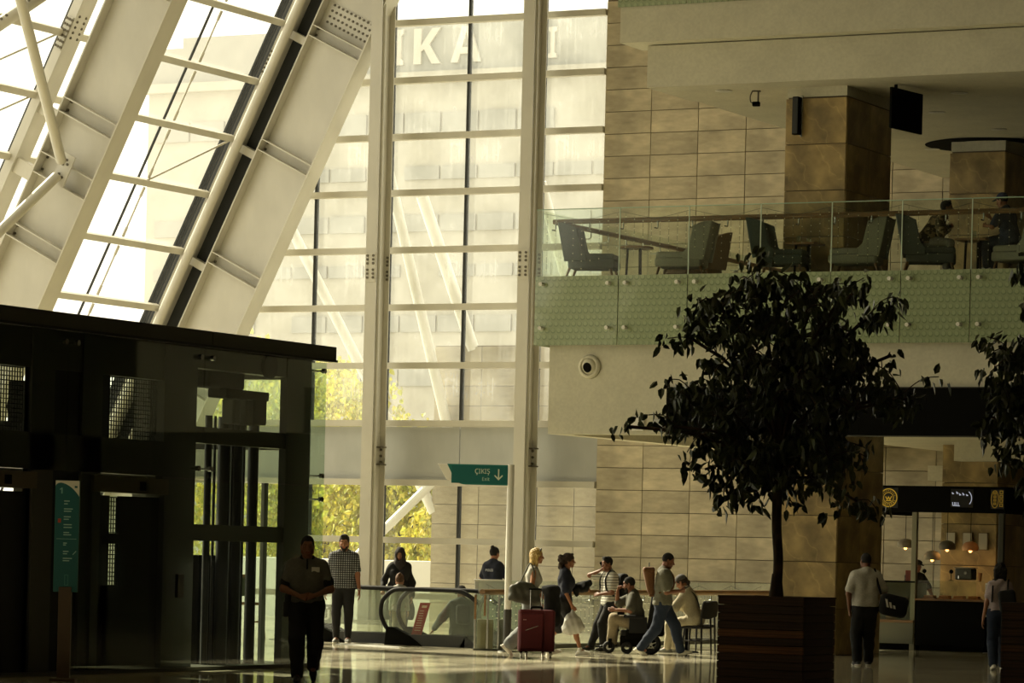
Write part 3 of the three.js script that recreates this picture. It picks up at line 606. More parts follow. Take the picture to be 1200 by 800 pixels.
{
  const set = (fab, lab, x, z, turn) => { const c = armchair(fab, lab); c.position.set(x, YB, z); c.rotation.y = turn; c.userData.group = 'lounge chairs on the balcony'; };
  set(FAB.teal, 'dark teal wing-backed lounge chair at the open left end of the balcony', -27.05, -55.33, 0.25);
  set(FAB.grey, 'grey wing-backed lounge chair facing the small round table, seen from its side', -25.22, -55.33, Math.PI + 0.2);
  set(FAB.brown, 'brown lounge chair behind the grey wing chair at the round table', -25.75, -57.0, Math.PI * 1.35);
  set(FAB.teal, 'dark wing-backed lounge chair behind the balcony glass, just above the tree top', -23.38, -55.25, 0.15);
  set(FAB.grey, 'pale grey lounge chair tilted back in front of the stone pillar', -21.95, -55.33, Math.PI + 0.15);
  set(FAB.slate, 'slate lounge chair with the person in a patterned jacket leaning from it', -20.72, -55.33, 0.35);
  set(FAB.grey, 'large grey lounge chair at the right end of the balcony', -19.0, -55.33, Math.PI - 0.2);
  const table = (lab, x, z, sq) => {
    const t = thing('side_table', lab, 'table', [x, YB, z], 0, 'low tables on the balcony');
    mesh('table_top', sq ? rb(0.55, 0.035, 0.5, 0, 0.53, 0, 0.01) : cy(0.30, 0.30, 0.035, 0, 0.51, 0, 28), M.oak, t);
    for (const [a, b] of [[-0.14, 0.1], [0.14, 0.1], [0, -0.16]]) mesh('leg', rod(V(a, 0, b), V(a * 0.9, 0.51, b * 0.9), 0.022, 8), M.black, t);
  };
  table('small round wooden table on dark legs beside the dark teal chair', -26.15, -55.3);
  table('small square wooden table left of the stone pillar, with glasses on it', -22.95, -55.3, true);
  table('low wooden table between the two seated people', -19.85, -55.25, true);
  for (const [x, z, lab, h] of [[-23.05, -55.25, 'taller of two clear glasses on the square balcony table', 0.13], [-22.88, -55.3, 'shorter of two clear glasses on the square balcony table', 0.09], [-19.85, -55.2, 'clear glass on the low table between the seated people', 0.13]])
    solo('drinking_glass', lathe([[0.001, 0], [0.03, 0], [0.036, h], [0.032, h], [0.027, 0.008], [0.001, 0.008]], 14), M.balGlass, lab, 'glass', [x, YB + 0.5475, z], 0, undefined, true);
}
{ // front and end balustrade of frameless green glass
  const t = thing('balcony_balustrade', 'frameless green glass balustrade with dotted lower panes and a wooden handrail along the balcony', 'balustrade', [0, 0, 0]);
  const xs = [-27.9, -26.26, -24.93, -23.58, -22.27, -21.0, -19.76, -18.5, -17.2];
  for (let k = 0; k < xs.length - 1; k++) {
    const a = xs[k] + 0.008, b = xs[k + 1] - 0.008;
    mesh('glass_pane', lo(a, b, 6.54, 7.72, ZF + 0.155, ZF + 0.17), M.balGlass, t);
    const f = mesh('dotted_pane', lo(a, b, 5.32, 6.54, ZF + 0.15, ZF + 0.172), M.frit, t);
    for (const x of [a + 0.16, b - 0.16]) for (const y of [6.40, 5.62]) mesh('standoff', turned(cy(0.035, 0.035, 0.2, 0, 0, 0, 12), Math.PI / 2).translate(x, y, ZF + 0.09), M.white, f);
    mesh('pane_joint', lo(b, b + 0.016, 6.54, 7.72, ZF + 0.154, ZF + 0.171), M.jointGlass ??= phy([0.55, 0.66, 0.55], { roughness: 0.3 }), t);
    mesh('top_edge', lo(a, b, 7.715, 7.73, ZF + 0.152, ZF + 0.173), phy([0.35, 0.5, 0.4], { roughness: 0.2 }), t);
  }
  for (let k = 0; k < 9; k++) { const a = -55.0 - k * 1.5, b = a - 1.48; mesh('glass_pane', lo(-27.88, -27.866, 6.54, 7.72, b, a + (k ? 0 : 0.16)), M.balGlass, t); mesh('dotted_pane', lo(-27.885, -27.863, 5.32, 6.54, b, a + (k ? 0 : 0.16)), M.frit, t); }
  const hr = mesh('handrail', [rod(V(-27.65, 7.52, ZF - 0.02), V(-17.2, 7.52, ZF - 0.02), 0.045, 12)], M.oak, t);
  const hr2 = mesh('handrail', [rod(V(-27.66, 7.52, ZF - 0.1), V(-27.66, 7.52, -69.4), 0.045, 12)], M.oak, t);
  for (let x = -27.6; x < -17.3; x += 0.665) mesh('bracket', tube([[x, 7.49, ZF], [x, 7.38, ZF], [x + 0.02, 7.36, ZF + 0.06], [x + 0.02, 7.36, ZF + 0.16]], 0.013, 10, 6), M.chrome, hr);
  for (let z = -55.8; z > -69; z -= 0.75) mesh('bracket', tube([[-27.66, 7.49, z], [-27.66, 7.38, z], [-27.72, 7.36, z], [-27.86, 7.36, z]], 0.013, 10, 6), M.chrome, hr2);
}
function curtainOfLights(name, label, group, pts, yTop, drop, at) {      // strings of tiny lamps hung in drops
  const t = thing(name, label, 'string lights', at ?? [0, 0, 0]);
  const wires = [], lamps = [];
  for (let k = 0; k < pts.length - 1; k++) {
    const a = pts[k], b = pts[k + 1], m = a.clone().add(b).multiplyScalar(0.5); m.y = yTop - 0.12;
    wires.push(tube([V(a.x, yTop, a.z), m, V(b.x, yTop, b.z)], 0.004, 10, 4));
    const n = Math.max(3, Math.round(a.distanceTo(b) / 0.17));
    for (let i = 0; i < n; i++) {
      const f = (i + 0.5) / n, x = a.x + (b.x - a.x) * f, z = a.z + (b.z - a.z) * f, y0 = yTop - 0.12 * 4 * f * (1 - f), L = drop * rr(0.55, 1);
      wires.push(rod(V(x, y0, z), V(x, y0 - L, z), 0.0028, 4));
      for (let y = y0 - 0.08; y > y0 - L; y -= 0.13) lamps.push(sp(0.009, x, y + rr(-0.02, 0.02), z, 6));
    }
  }
  mesh('wire', wires, M.liftSteel, t).userData.kind = 'stuff';
  mesh('lamps', lamps, M.bulbs, t).userData.kind = 'stuff';
}
curtainOfLights('string_lights', 'string lights hanging in drops behind the balcony glass', '', [-27.8, -26.26, -24.93, -23.58, -22.27, -21.0, -19.76, -18.5].map((x) => V(x, 0, ZF + 0.1)), 7.66, 1.05);
{
  const t = thing('glass_balustrade', 'green glass edge of the second floor balustrade at the top of the picture', 'balustrade', [0, 0, 0]);
  for (let x = -26.3; x < -13; x += 1.33) mesh('glass_pane', lo(x, x + 1.31, 11.2, 12.6, ZF + 0.36, ZF + 0.375), M.frit, t);
}
{ // things fixed to the upper storey
  const t = thing('column_speaker', 'slim black column speaker on the face of the stone pillar', 'speaker', [-23.30, 9.32, -55.62]);
  mesh('body', rb(0.12, 0.66, 0.11, 0, 0, 0, 0.015), M.black, t); mesh('bracket', rb(0.04, 0.72, 0.03, 0.075, 0, -0.06, 0.005), M.chrome, t); mesh('grille', rb(0.10, 0.62, 0.01, 0, 0, 0.056, 0.004), M.gasket, t);
  const tv = thing('hanging_screen', 'black screen hung edge-on from the ceiling beside the pillar', 'screen', [-21.5, 9.41, -56.2], 0.9);
  mesh('panel', rb(1.08, 0.70, 0.05, 0, 0, 0, 0.008), M.black, tv); mesh('bracket', [cy(0.03, 0.03, 0.17, -0.3, 0.26, -0.04, 10), rb(0.3, 0.3, 0.04, -0.2, 0.05, -0.04, 0.01)], M.black, tv);
  tv.rotation.y = 27 * Math.PI / 180 + 0.95;
  const cam = thing('ceiling_camera', 'small black security camera on a curved arm under the ceiling', 'camera', [-24.2, 9.83, -55.9], 0.3);
  mesh('arm', [tube([[-0.05, 0, 0], [-0.09, -0.1, 0], [-0.08, -0.2, 0], [0, -0.23, 0]], 0.012, 14, 6), rb(0.14, 0.02, 0.08, 0.02, -0.01, 0, 0.004), rod(V(0.05, 0, 0), V(0.05, -0.2, 0), 0.016, 8)], M.bolt, cam);
  mesh('housing', rb(0.14, 0.08, 0.1, 0.02, -0.24, 0.03, 0.02), M.black, cam);
  for (const [x, z, lab] of [[-24.74, -55.75, 'round ceiling light above the tiled wall'], [-20.98, -57.4, 'round ceiling light next to the hanging screen, nearest the fascia'], [-22.26, -59.76, 'round ceiling light in the middle of the upper ceiling'], [-24.3, -65.0, 'round ceiling light beside the foot of the ceiling edge, far back'], [-22.0, -62.4, 'round ceiling light in front of the farther pillar']]) {
    const y = z > -56.5 ? 9.83 : 9.86, d = thing('downlight', lab, 'light', [x, y, z], 0, 'recessed ceiling lights');
    mesh('rim', lathe([[0.09, 0], [0.15, -0.003], [0.155, -0.012], [0.09, -0.012]], 24), M.white, d, true); mesh('lens', cy(0.095, 0.095, 0.008, 0, -0.01, 0, 20), std([0.5, 0.49, 0.42], { roughness: 0.3 }), d);
  }
  const nozzle = (x, lab) => {
    const t = thing('air_nozzle', lab, 'vent', [x, 4.95, ZF], 0, 'round air nozzles on the fascia');
    mesh('ring', turned(lathe([[0.14, 0.0], [0.215, 0.0], [0.21, 0.03], [0.18, 0.05], [0.145, 0.06], [0.135, 0.0]], 32), Math.PI / 2), M.plaster, t);
    const b = mesh('ball', turned(lathe([[0.085, 0.08], [0.12, 0.075], [0.15, 0.03], [0.15, 0]], 28), Math.PI / 2), M.plaster, t); b.rotation.set(0.22, -0.15, 0);
    const c = mesh('throat', turned(cy(0.088, 0.088, 0.02, 0, 0.07, 0, 24), Math.PI / 2), M.black, b);
  };
  nozzle(-26.86, 'round air nozzle on the plain fascia left of the small boxes'); nozzle(-19.18, 'round air nozzle on the fascia behind the second tree');
  const b1 = solo('access_point', [rb(0.25, 0.26, 0.05, 0, 0, 0.025, 0.03, 3)], M.white, 'rounded white network box on the fascia', 'box', [-25.89, 3.95, ZF]);
  const b2 = thing('junction_box', 'grey junction box with a short cable left of the black screen', 'box', [-25.48, 3.92, ZF]);
  mesh('housing', rb(0.2, 0.22, 0.07, 0, 0, 0.035, 0.015), M.spandrel, b2); mesh('cable', tube([[0, 0.1, 0.04], [-0.01, 0.16, 0.03], [-0.01, 0.2, 0.0]], 0.012, 8, 6), M.black, b2);
  const scr = thing('fascia_screen', 'long black screen band mounted on the balcony fascia behind the trees', 'screen', [0, 0, 0]);
  for (let k = 0; k < 8; k++) mesh('panel', lo(-25.33 + k * 1.2, -25.33 + (k + 1) * 1.2 - 0.004, 3.765, 4.57, ZF + 0.005, ZF + 0.07), M.black, scr);
  mesh('frame', [lo(-25.35, -15.7, 3.745, 3.765, ZF + 0.005, ZF + 0.08), lo(-25.35, -15.7, 4.57, 4.585, ZF + 0.005, ZF + 0.08)], M.liftSteel, scr);
}
// ================================================================= RAILS AND ESCALATORS
{
  const t = thing('stair_rail', 'green glass guard rail with a round wooden handrail beside the escalator well', 'balustrade', [0, 0, 0]);
  const X = -26.95, z0 = -51.15, zs = [-51.15, -52.6, -54.1, -55.6, -57.1, -58.6, -60.1, -61.6, -63.1, -64.6];
  for (let k = 0; k < zs.length - 1; k++) { mesh('glass_pane', lo(X - 0.008, X + 0.008, 0.02, 1.16, zs[k + 1] + 0.01, zs[k] - 0.01), M.balGlass, t); mesh('shoe', lo(X - 0.04, X + 0.04, 0, 0.07, zs[k + 1], zs[k]), M.liftSteel, t); }
  const hr = mesh('handrail', rod(V(X + 0.08, 0.97, z0), V(X + 0.08, 0.97, -64.6), 0.05, 14), M.oak, t);
  for (let z = -51.5; z > -64.5; z -= 0.75) mesh('bracket', tube([[X + 0.08, 0.93, z], [X + 0.08, 0.84, z], [X + 0.05, 0.82, z], [X, 0.82, z]], 0.014, 10, 6), M.chrome, hr);
  // glazed return at the end of the rail, with a steel box inside
  const e = thing('glazed_newel', 'glass-sided end of the guard rail with steel posts and a metal box inside', 'balustrade end', [-26.72, 0, -51.25], 27 * Math.PI / 180);
  for (const [x, z] of [[-0.29, 0.1], [0.29, 0.1], [-0.29, -0.3], [0.29, -0.3], [-0.08, 0.1], [0.1, 0.1]]) mesh('post', rb(0.03, 0.94, 0.03, x, 0.47, z, 0.005), M.chrome, e);
  mesh('glass_pane', lo(-0.28, 0.28, 0.03, 0.94, 0.095, 0.105), M.balGlass, e); mesh('glass_pane', lo(-0.295, -0.285, 0.03, 0.94, -0.29, 0.09), M.balGlass, e); mesh('glass_pane', lo(0.285, 0.295, 0.03, 0.94, -0.29, 0.09), M.balGlass, e);
  mesh('metal_box', rb(0.27, 0.5, 0.26, -0.12, 0.27, -0.08, 0.01), std([0.23, 0.19, 0.12], { roughness: 0.35, metalness: 0.7 }), e);
  mesh('metal_box', rb(0.16, 0.5, 0.2, 0.16, 0.27, -0.12, 0.01), std([0.12, 0.1, 0.07], { roughness: 0.35, metalness: 0.7 }), e);
  mesh('base', lo(-0.31, 0.31, 0, 0.03, -0.31, 0.12), M.liftSteel, e);
  for (const [x, y, h] of [[-0.29, 0.72, 0.4], [-0.13, 0.75, 0.35]]) mesh('wood_strip', rb(0.035, h, 0.02, x, y, 0.115, 0.004), M.oak, e);
}
curtainOfLights('string_lights', 'string lights draped along the glass guard rail behind the walking people', '', [-51.4, -52.6, -54.1, -55.6, -57.1, -58.6, -60.1, -61.6, -63.1].map((z) => V(-26.93, 0, z)), 1.1, 0.85);

function escalator(label, x, z, run, fall, gap, wedge) {
  const t = thing('escalator', label, 'escalator', [x, 0, z]);
  const steel = std([0.03, 0.03, 0.026], { roughness: 0.6 });
  for (const dz of [0, -gap]) {
    const out = [[0.62, 0.14], [0.40, 0.17], [0.16, 0.28], [0.03, 0.5], [0.05, 0.75], [0.22, 0.92], [0.45, 0.965], [run, 0.965], [run + 0.2, 0.93], [run + 0.2 + fall, 0.93 - fall * 0.58]];
    mesh('handrail', tube(out.map(([a, b]) => [a, b, dz]), 0.038, 60, 10), M.rubber, t);
    const sh = new THREE.Shape(); sh.moveTo(0.45, 0.18); sh.quadraticCurveTo(0.07, 0.28, 0.07, 0.55); sh.quadraticCurveTo(0.08, 0.92, 0.45, 0.935); sh.lineTo(run, 0.935); sh.lineTo(run + 0.2, 0.9); sh.lineTo(run + 0.2 + fall, 0.9 - fall * 0.58); sh.lineTo(run + 0.2 + fall, 0.18 - fall * 0.58); sh.lineTo(run + 0.2, 0.18); sh.closePath();
    const g = mesh('glass_panel', slab(sh, 0.012), M.balGlass, t); g.position.z = dz;
    mesh('skirt', [bar(V(0.5, 0.09, dz), V(run + 0.25, 0.09, dz), 0.09, 0.2), bar(V(run + 0.2, 0.09, dz), V(run + 0.2 + fall, 0.09 - fall * 0.58, dz), 0.09, 0.2)], steel, t);
    const wsh = slab([[-0.02, 0], [0.95, 0], [0.62, 0.16], [0.2, 0.30], [0.02, 0.30]].map(([a, b]) => [a * wedge + 0.16, b]), 0.14, 0.01);
    const wm = mesh('newel_base', wsh, M.black, t); wm.position.z = dz;
  }
  mesh('comb_plate', lo(-0.7, 0.55, 0.0, 0.012, -gap + 0.06, -0.06), M.chrome, t);
  for (let k = 0; k < 7; k++) { const xx = 0.6 + k * 0.33, yy = xx > run ? -(xx - run) * 0.58 : 0; mesh('step', lo(xx, xx + 0.32, yy - 0.2, yy - 0.0 + 0.008, -gap + 0.06, -0.06), M.liftSteel, t); }
  return t;
}
escalator('escalator with a red notice between its black looped handrails', -29.47, -52.3, 1.45, 0.3, 0.62, 0.75);
escalator('escalator with its looped handrail ending at the glass newel, right of the red notice', -28.0, -53.15, 0.75, 0.1, 0.7, 0.6);
escalator('escalator at the left behind the man in the checked shirt', -31.3, -52.75, 1.6, 0.0, 0.5, 0.8);
{
  const t = thing('red_notice', 'slanted red notice board with white lettering inside the escalator', 'notice', [-28.82, 0.02, -52.5], 27 * Math.PI / 180);
  const p = canvasTex(128, 300, (c, w, h) => { c.fillStyle = '#a3201c'; c.fillRect(0, 0, w, h); c.fillStyle = '#e2b7a6'; c.fillRect(34, 22, 64, 22); c.fillRect(40, 26, 50, 6); for (let k = 0; k < 9; k++) c.fillRect(24, 70 + k * 22, 50 + (k * 37 % 34), 5); });
  const sh = slab([[-0.12, 0.14], [0.06, 0.14], [0.21, 0.72], [0.03, 0.72]], 0.012); 
  mesh('board', sh, std([0.34, 0.035, 0.03], { roughness: 0.5 }), t);
  const g = new THREE.BufferGeometry(); g.setAttribute('position', new THREE.Float32BufferAttribute([-0.115, 0.145, 0.008, 0.058, 0.145, 0.008, 0.205, 0.715, 0.008, -0.115, 0.145, 0.008, 0.205, 0.715, 0.008, 0.032, 0.715, 0.008], 3)); g.setAttribute('uv', new THREE.Float32BufferAttribute([0, 0, 1, 0, 1, 1, 0, 0, 1, 1, 0, 1], 2)); g.computeVertexNormals();
  mesh('print', g, std([1, 1, 1], { map: p, roughness: 0.5 }), t, true);
  mesh('foot', [lo(-0.15, 0.1, 0, 0.02, -0.08, 0.08), rod(V(-0.03, 0.02, -0.01), V(0.0, 0.15, -0.01), 0.012, 6)], M.liftSteel, t);
}
{ // white lettering on a grey banner, seen through the rails behind the checked shirt
  const t = thing('grey_banner', 'grey banner with white letters low behind the man in the checked shirt', 'banner', [-32.6, 0, -55.8], 27 * Math.PI / 180);
  const p = canvasTex(512, 200, (c, w, h) => { c.fillStyle = '#7f8262'; c.fillRect(0, 0, w, h); c.fillStyle = '#e8e6da'; c.font = 'bold 150px sans-serif'; c.fillText('FÜn', 120, 160); });
  mesh('board', rb(1.0, 0.36, 0.03, 0, 0.42, 0, 0.005), M.spandrel, t); mesh('print', new THREE.PlaneGeometry(0.98, 0.35).translate(0, 0.42, 0.017), std([1, 1, 1], { map: p, roughness: 0.7 }), t, true);
  for (const x of [-0.45, 0.45]) mesh('leg', cy(0.015, 0.015, 0.3, x, 0, 0, 8), M.liftSteel, t);
}
{ // police desk
  const t = thing('police_desk', 'counter with a white top in front of the police officer', 'desk', [-28.4, 0, -55.6], 0);
  t.position.set(-29.72, 0, -57.0); t.rotation.y = 27 * Math.PI / 180;
  mesh('top', rb(0.72, 0.035, 0.3, 0, 1.12, 0, 0.008), M.white, t); mesh('front', rb(0.68, 1.1, 0.22, 0, 0.55, 0, 0.01), M.spandrel, t);
}
// ================================================================= CAFE FURNITURE IN THE HALL
function bistro(label, at, turn) {
  const t = thing('bistro_chair', label, 'chair', at, turn, 'dark chairs at the bistro table');
  const m = std([0.010, 0.008, 0.006], { roughness: 0.8 });
  mesh('seat', rb(0.42, 0.05, 0.42, 0, 0.45, 0, 0.02, 3), m, t);
  const b = new THREE.Shape(); b.moveTo(-0.21, 0); b.quadraticCurveTo(-0.23, 0.24, -0.16, 0.26); b.lineTo(0.16, 0.26); b.quadraticCurveTo(0.23, 0.24, 0.21, 0); b.quadraticCurveTo(0, -0.04, -0.21, 0);
  const back = mesh('backrest', slab(b, 0.035, 0.008), m, t); back.position.set(0, 0.62, -0.215); back.rotation.x = -0.12;
  for (const x of [-1, 1]) { mesh('leg', rod(V(0.17 * x, 0.44, 0.17), V(0.2 * x, 0, 0.2), 0.02, 8, 0.014), m, t); mesh('leg', rod(V(0.18 * x, 0.66, -0.2), V(0.2 * x, 0, -0.22), 0.019, 8, 0.014), m, t); mesh('stretcher', rod(V(0.185 * x, 0.22, 0.18), V(0.19 * x, 0.22, -0.2), 0.011, 6), m, t); }
  return t;
}
const FACE = { cam: 27.2, right: 117.2, left: -62.8, away: 207.2 };
const rad = (d) => d * Math.PI / 180;
bistro('dark bistro chair under the seated woman in the pale top', [-24.15, 0, -53.75], rad(FACE.left - 28));
bistro('empty dark bistro chair at the far side of the small table, near the planter', [-24.62, 0, -54.95], rad(FACE.left - 40));
{
  const t = thing('bistro_table', 'small bistro table with a light top between the dark chairs', 'table', [-24.55, 0, -54.3], rad(20));
  mesh('top', rb(0.6, 0.03, 0.6, 0, 0.735, 0, 0.01), std([0.55, 0.42, 0.25], { map: T.wood, roughness: 0.5 }), t); mesh('column', cy(0.03, 0.03, 0.7, 0, 0.02, 0, 12), M.black, t); mesh('foot', cy(0.22, 0.2, 0.025, 0, 0, 0, 20), M.black, t);
}
{ // bar chairs glimpsed through the lift
  for (const [x, z, lab, turn] of [[-33.2, -53.2, 'wooden bar chair with a green back seen through the lift glass', 1.2], [-32.5, -52.9, 'second wooden bar chair behind the guard, seen through the lift glass', 1.5]]) {
    const t = thing('bar_chair', lab, 'chair', [x, 0, z], turn, 'bar chairs behind the lift');
    mesh('seat', rb(0.4, 0.05, 0.4, 0, 0.62, 0, 0.015), M.oak, t); mesh('backrest', rb(0.4, 0.34, 0.04, 0, 0.92, -0.2, 0.015), std([0.10, 0.13, 0.09], { map: T.weave }), t); mesh('top_rail', rb(0.42, 0.06, 0.05, 0, 1.11, -0.2, 0.01), M.oak, t);
    for (const a of [-1, 1]) for (const b of [-1, 1]) mesh('leg', rod(V(0.17 * a, b < 0 ? 1.1 : 0.62, 0.18 * b), V(0.21 * a, 0, 0.22 * b), 0.02, 8), M.oak, t);
    mesh('stretcher', rb(0.36, 0.03, 0.03, 0, 0.3, 0.2, 0.005), M.oak, t);
  }
}
{ // raised studs of the tactile strip before the escalators
  const t = thing('tactile_strip', 'thin white studded strip on the floor before the escalators', 'floor strip', [0, 0, 0]);
  const a = V(-29.9, 0, -51.75), b = V(-28.3, 0, -50.95), l = [];
  for (let k = 0; k < 46; k++) for (const s of [0, 0.12]) { const p = a.clone().lerp(b, k / 45); l.push(cy(0.02, 0.014, 0.012, p.x + s * 0.4, 0.004, p.z + s, 8)); }
  mesh('studs', l, M.white, t).userData.kind = 'stuff';
  mesh('base', bar(V(-29.87, 0.002, -51.69), V(-28.27, 0.002, -50.89), 0.26, 0.004), M.spandrel, t);
}
// ================================================================= PEOPLE: tools
// a distance field on a grid, made of round-cone bones joined with a smooth minimum, turned into one smooth mesh
class Field {
  constructor(min, max, cell) {
    this.c = cell; this.o = min; this.n = [0, 1, 2].map((k) => Math.ceil((max[k] - min[k]) / cell) + 2);
    this.f = new Float32Array(this.n[0] * this.n[1] * this.n[2]).fill(0.25);
  }
  each(a, b, fn) {
    const { c, o, n, f } = this, i0 = [0, 1, 2].map((k) => Math.max(0, Math.floor((a[k] - o[k]) / c))), i1 = [0, 1, 2].map((k) => Math.min(n[k] - 1, Math.ceil((b[k] - o[k]) / c)));
    for (let z = i0[2]; z <= i1[2]; z++) for (let y = i0[1]; y <= i1[1]; y++) { let q = (z * n[1] + y) * n[0] + i0[0]; for (let x = i0[0]; x <= i1[0]; x++, q++) f[q] = fn(f[q], o[0] + x * c, o[1] + y * c, o[2] + z * c); }
  }
  static smin(a, b, k) { const h = Math.max(k - Math.abs(a - b), 0) / k; return Math.min(a, b) - h * h * k * 0.25; }
  bone(a, b, ra, rb = ra, k = 0.03, flat = 1, ax = 2) {      // flat < 1 squashes the section along axis ax
    const A = a.toArray ? a.toArray() : a, B = b.toArray ? b.toArray() : b, R = Math.max(ra, rb) + k + 3 * this.c, d = [0, 1, 2].map((i) => B[i] - A[i]), L = d[0] * d[0] + d[1] * d[1] + d[2] * d[2] || 1e-9;
    this.each([0, 1, 2].map((i) => Math.min(A[i], B[i]) - R), [0, 1, 2].map((i) => Math.max(A[i], B[i]) + R), (v, x, y, z) => {
      const p = [x - A[0], y - A[1], z - A[2]], t = Math.max(0, Math.min(1, (p[0] * d[0] + p[1] * d[1] + p[2] * d[2]) / L));
      const e = [p[0] - t * d[0], p[1] - t * d[1], p[2] - t * d[2]]; if (flat !== 1) e[ax] /= flat;
      return Field.smin(v, Math.hypot(...e) - (ra + (rb - ra) * t), k);
    });
    return this;
  }
  ell(c, r, k = 0.02, cut = false) {
    const m = Math.max(...r) + k + 3 * this.c, s = Math.min(...r);
    this.each(c.map((v) => v - m), c.map((v) => v + m), (v, x, y, z) => {
      const a = (x - c[0]) / r[0], b = (y - c[1]) / r[1], e = (z - c[2]) / r[2], q = Math.sqrt(a * a + b * b + e * e), g = Math.sqrt(a * a / (r[0] * r[0]) + b * b / (r[1] * r[1]) + e * e / (r[2] * r[2])) || 1e-6;
      const d = q < 1e-4 ? -s : q * (q - 1) / g;
      return cut ? -Field.smin(-v, d, k) : Field.smin(v, d, k);
    });
    return this;
  }
  keep(fn) { this.each(this.o, [0, 1, 2].map((k) => this.o[k] + this.n[k] * this.c), (v, x, y, z) => Math.max(v, fn(x, y, z))); return this; }
  ripple(a, f, s = 0) { this.each(this.o, [0, 1, 2].map((k) => this.o[k] + this.n[k] * this.c), (v, x, y, z) => v > 0.06 ? v : v + a * Math.sin(f * (y + 0.5 * x + s)) * Math.sin(f * 0.7 * (x - 0.6 * z + 0.4 * y) + s) + a * 0.6 * Math.sin(f * 1.9 * (z + 0.4 * y) + 2 * s)); return this; }
  at(x, y, z) {
    const { c, o, n, f } = this, g = [(x - o[0]) / c, (y - o[1]) / c, (z - o[2]) / c], i = g.map((v, k) => Math.max(0, Math.min(n[k] - 2, Math.floor(v)))), t = g.map((v, k) => v - i[k]);
    const F = (a, b, e) => f[((i[2] + e) * n[1] + i[1] + b) * n[0] + i[0] + a], L = (a, b, u) => a + (b - a) * u;
    return L(L(L(F(0, 0, 0), F(1, 0, 0), t[0]), L(F(0, 1, 0), F(1, 1, 0), t[0]), t[1]), L(L(F(0, 0, 1), F(1, 0, 1), t[0]), L(F(0, 1, 1), F(1, 1, 1), t[0]), t[1]), t[2]);
  }
  geometry() {                                               // surface nets
    const { c, o, n, f } = this, [nx, ny, nz] = n, id = new Int32Array(nx * ny * nz).fill(-1), pos = [], idx = [], S = [1, nx, nx * ny];
    const E = [[0, 1], [2, 3], [4, 5], [6, 7], [0, 2], [1, 3], [4, 6], [5, 7], [0, 4], [1, 5], [2, 6], [3, 7]];
    for (let z = 0; z < nz - 1; z++) for (let y = 0; y < ny - 1; y++) for (let x = 0; x < nx - 1; x++) {
      const q = (z * ny + y) * nx + x; let mask = 0; const v = [];
      for (let k = 0; k < 8; k++) { const w = f[q + (k & 1) + (k >> 1 & 1) * nx + (k >> 2) * nx * ny]; v.push(w); if (w < 0) mask |= 1 << k; }
      if (mask === 0 || mask === 255) continue;
      let sx0 = 0, sy0 = 0, sz0 = 0, m = 0;
      for (const [a, b] of E) { if ((v[a] < 0) === (v[b] < 0)) continue; const t = v[a] / (v[a] - v[b]); sx0 += (a & 1) + ((b & 1) - (a & 1)) * t; sy0 += (a >> 1 & 1) + ((b >> 1 & 1) - (a >> 1 & 1)) * t; sz0 += (a >> 2) + ((b >> 2) - (a >> 2)) * t; m++; }
      id[q] = pos.length / 3; pos.push(o[0] + (x + sx0 / m) * c, o[1] + (y + sy0 / m) * c, o[2] + (z + sz0 / m) * c);
    }
    for (let z = 1; z < nz - 1; z++) for (let y = 1; y < ny - 1; y++) for (let x = 1; x < nx - 1; x++) {
      const q = (z * ny + y) * nx + x;
      for (let k = 0; k < 3; k++) {
        const a = f[q] < 0, b = f[q + S[k]] < 0; if (a === b) continue;
        const u = S[(k + 1) % 3], w = S[(k + 2) % 3], p = [id[q], id[q - u], id[q - u - w], id[q - w]]; if (p.some((v) => v < 0)) continue;
        if (a) idx.push(p[0], p[1], p[2], p[0], p[2], p[3]); else idx.push(p[0], p[2], p[1], p[0], p[3], p[2]);
      }
    }
    const g = new THREE.BufferGeometry(), nor = new Float32Array(pos.length), uv = new Float32Array(pos.length / 3 * 2), h = c * 0.7;
    for (let i = 0; i < pos.length; i += 3) {
      const [x, y, z] = [pos[i], pos[i + 1], pos[i + 2]], a = this.at(x + h, y, z) - this.at(x - h, y, z), b = this.at(x, y + h, z) - this.at(x, y - h, z), e = this.at(x, y, z + h) - this.at(x, y, z - h), l = Math.hypot(a, b, e) || 1;
      nor[i] = a / l; nor[i + 1] = b / l; nor[i + 2] = e / l; const k = i / 3; uv[2 * k] = Math.abs(e) > Math.abs(a) ? x : z; uv[2 * k + 1] = y;
    }
    g.setAttribute('position', new THREE.Float32BufferAttribute(pos, 3)); g.setAttribute('normal', new THREE.BufferAttribute(nor, 3)); g.setAttribute('uv', new THREE.BufferAttribute(uv, 2)); g.setIndex(idx);
    return g;
  }
}
function paint(g, fn) {                                      // vertex colours as factors on the skin colour
  const p = g.attributes.position, c = new Float32Array(p.count * 3);
  for (let i = 0; i < p.count; i++) c.set(fn(p.getX(i), p.getY(i), p.getZ(i)), i * 3);
  g.setAttribute('color', new THREE.BufferAttribute(c, 3)); return g;
}
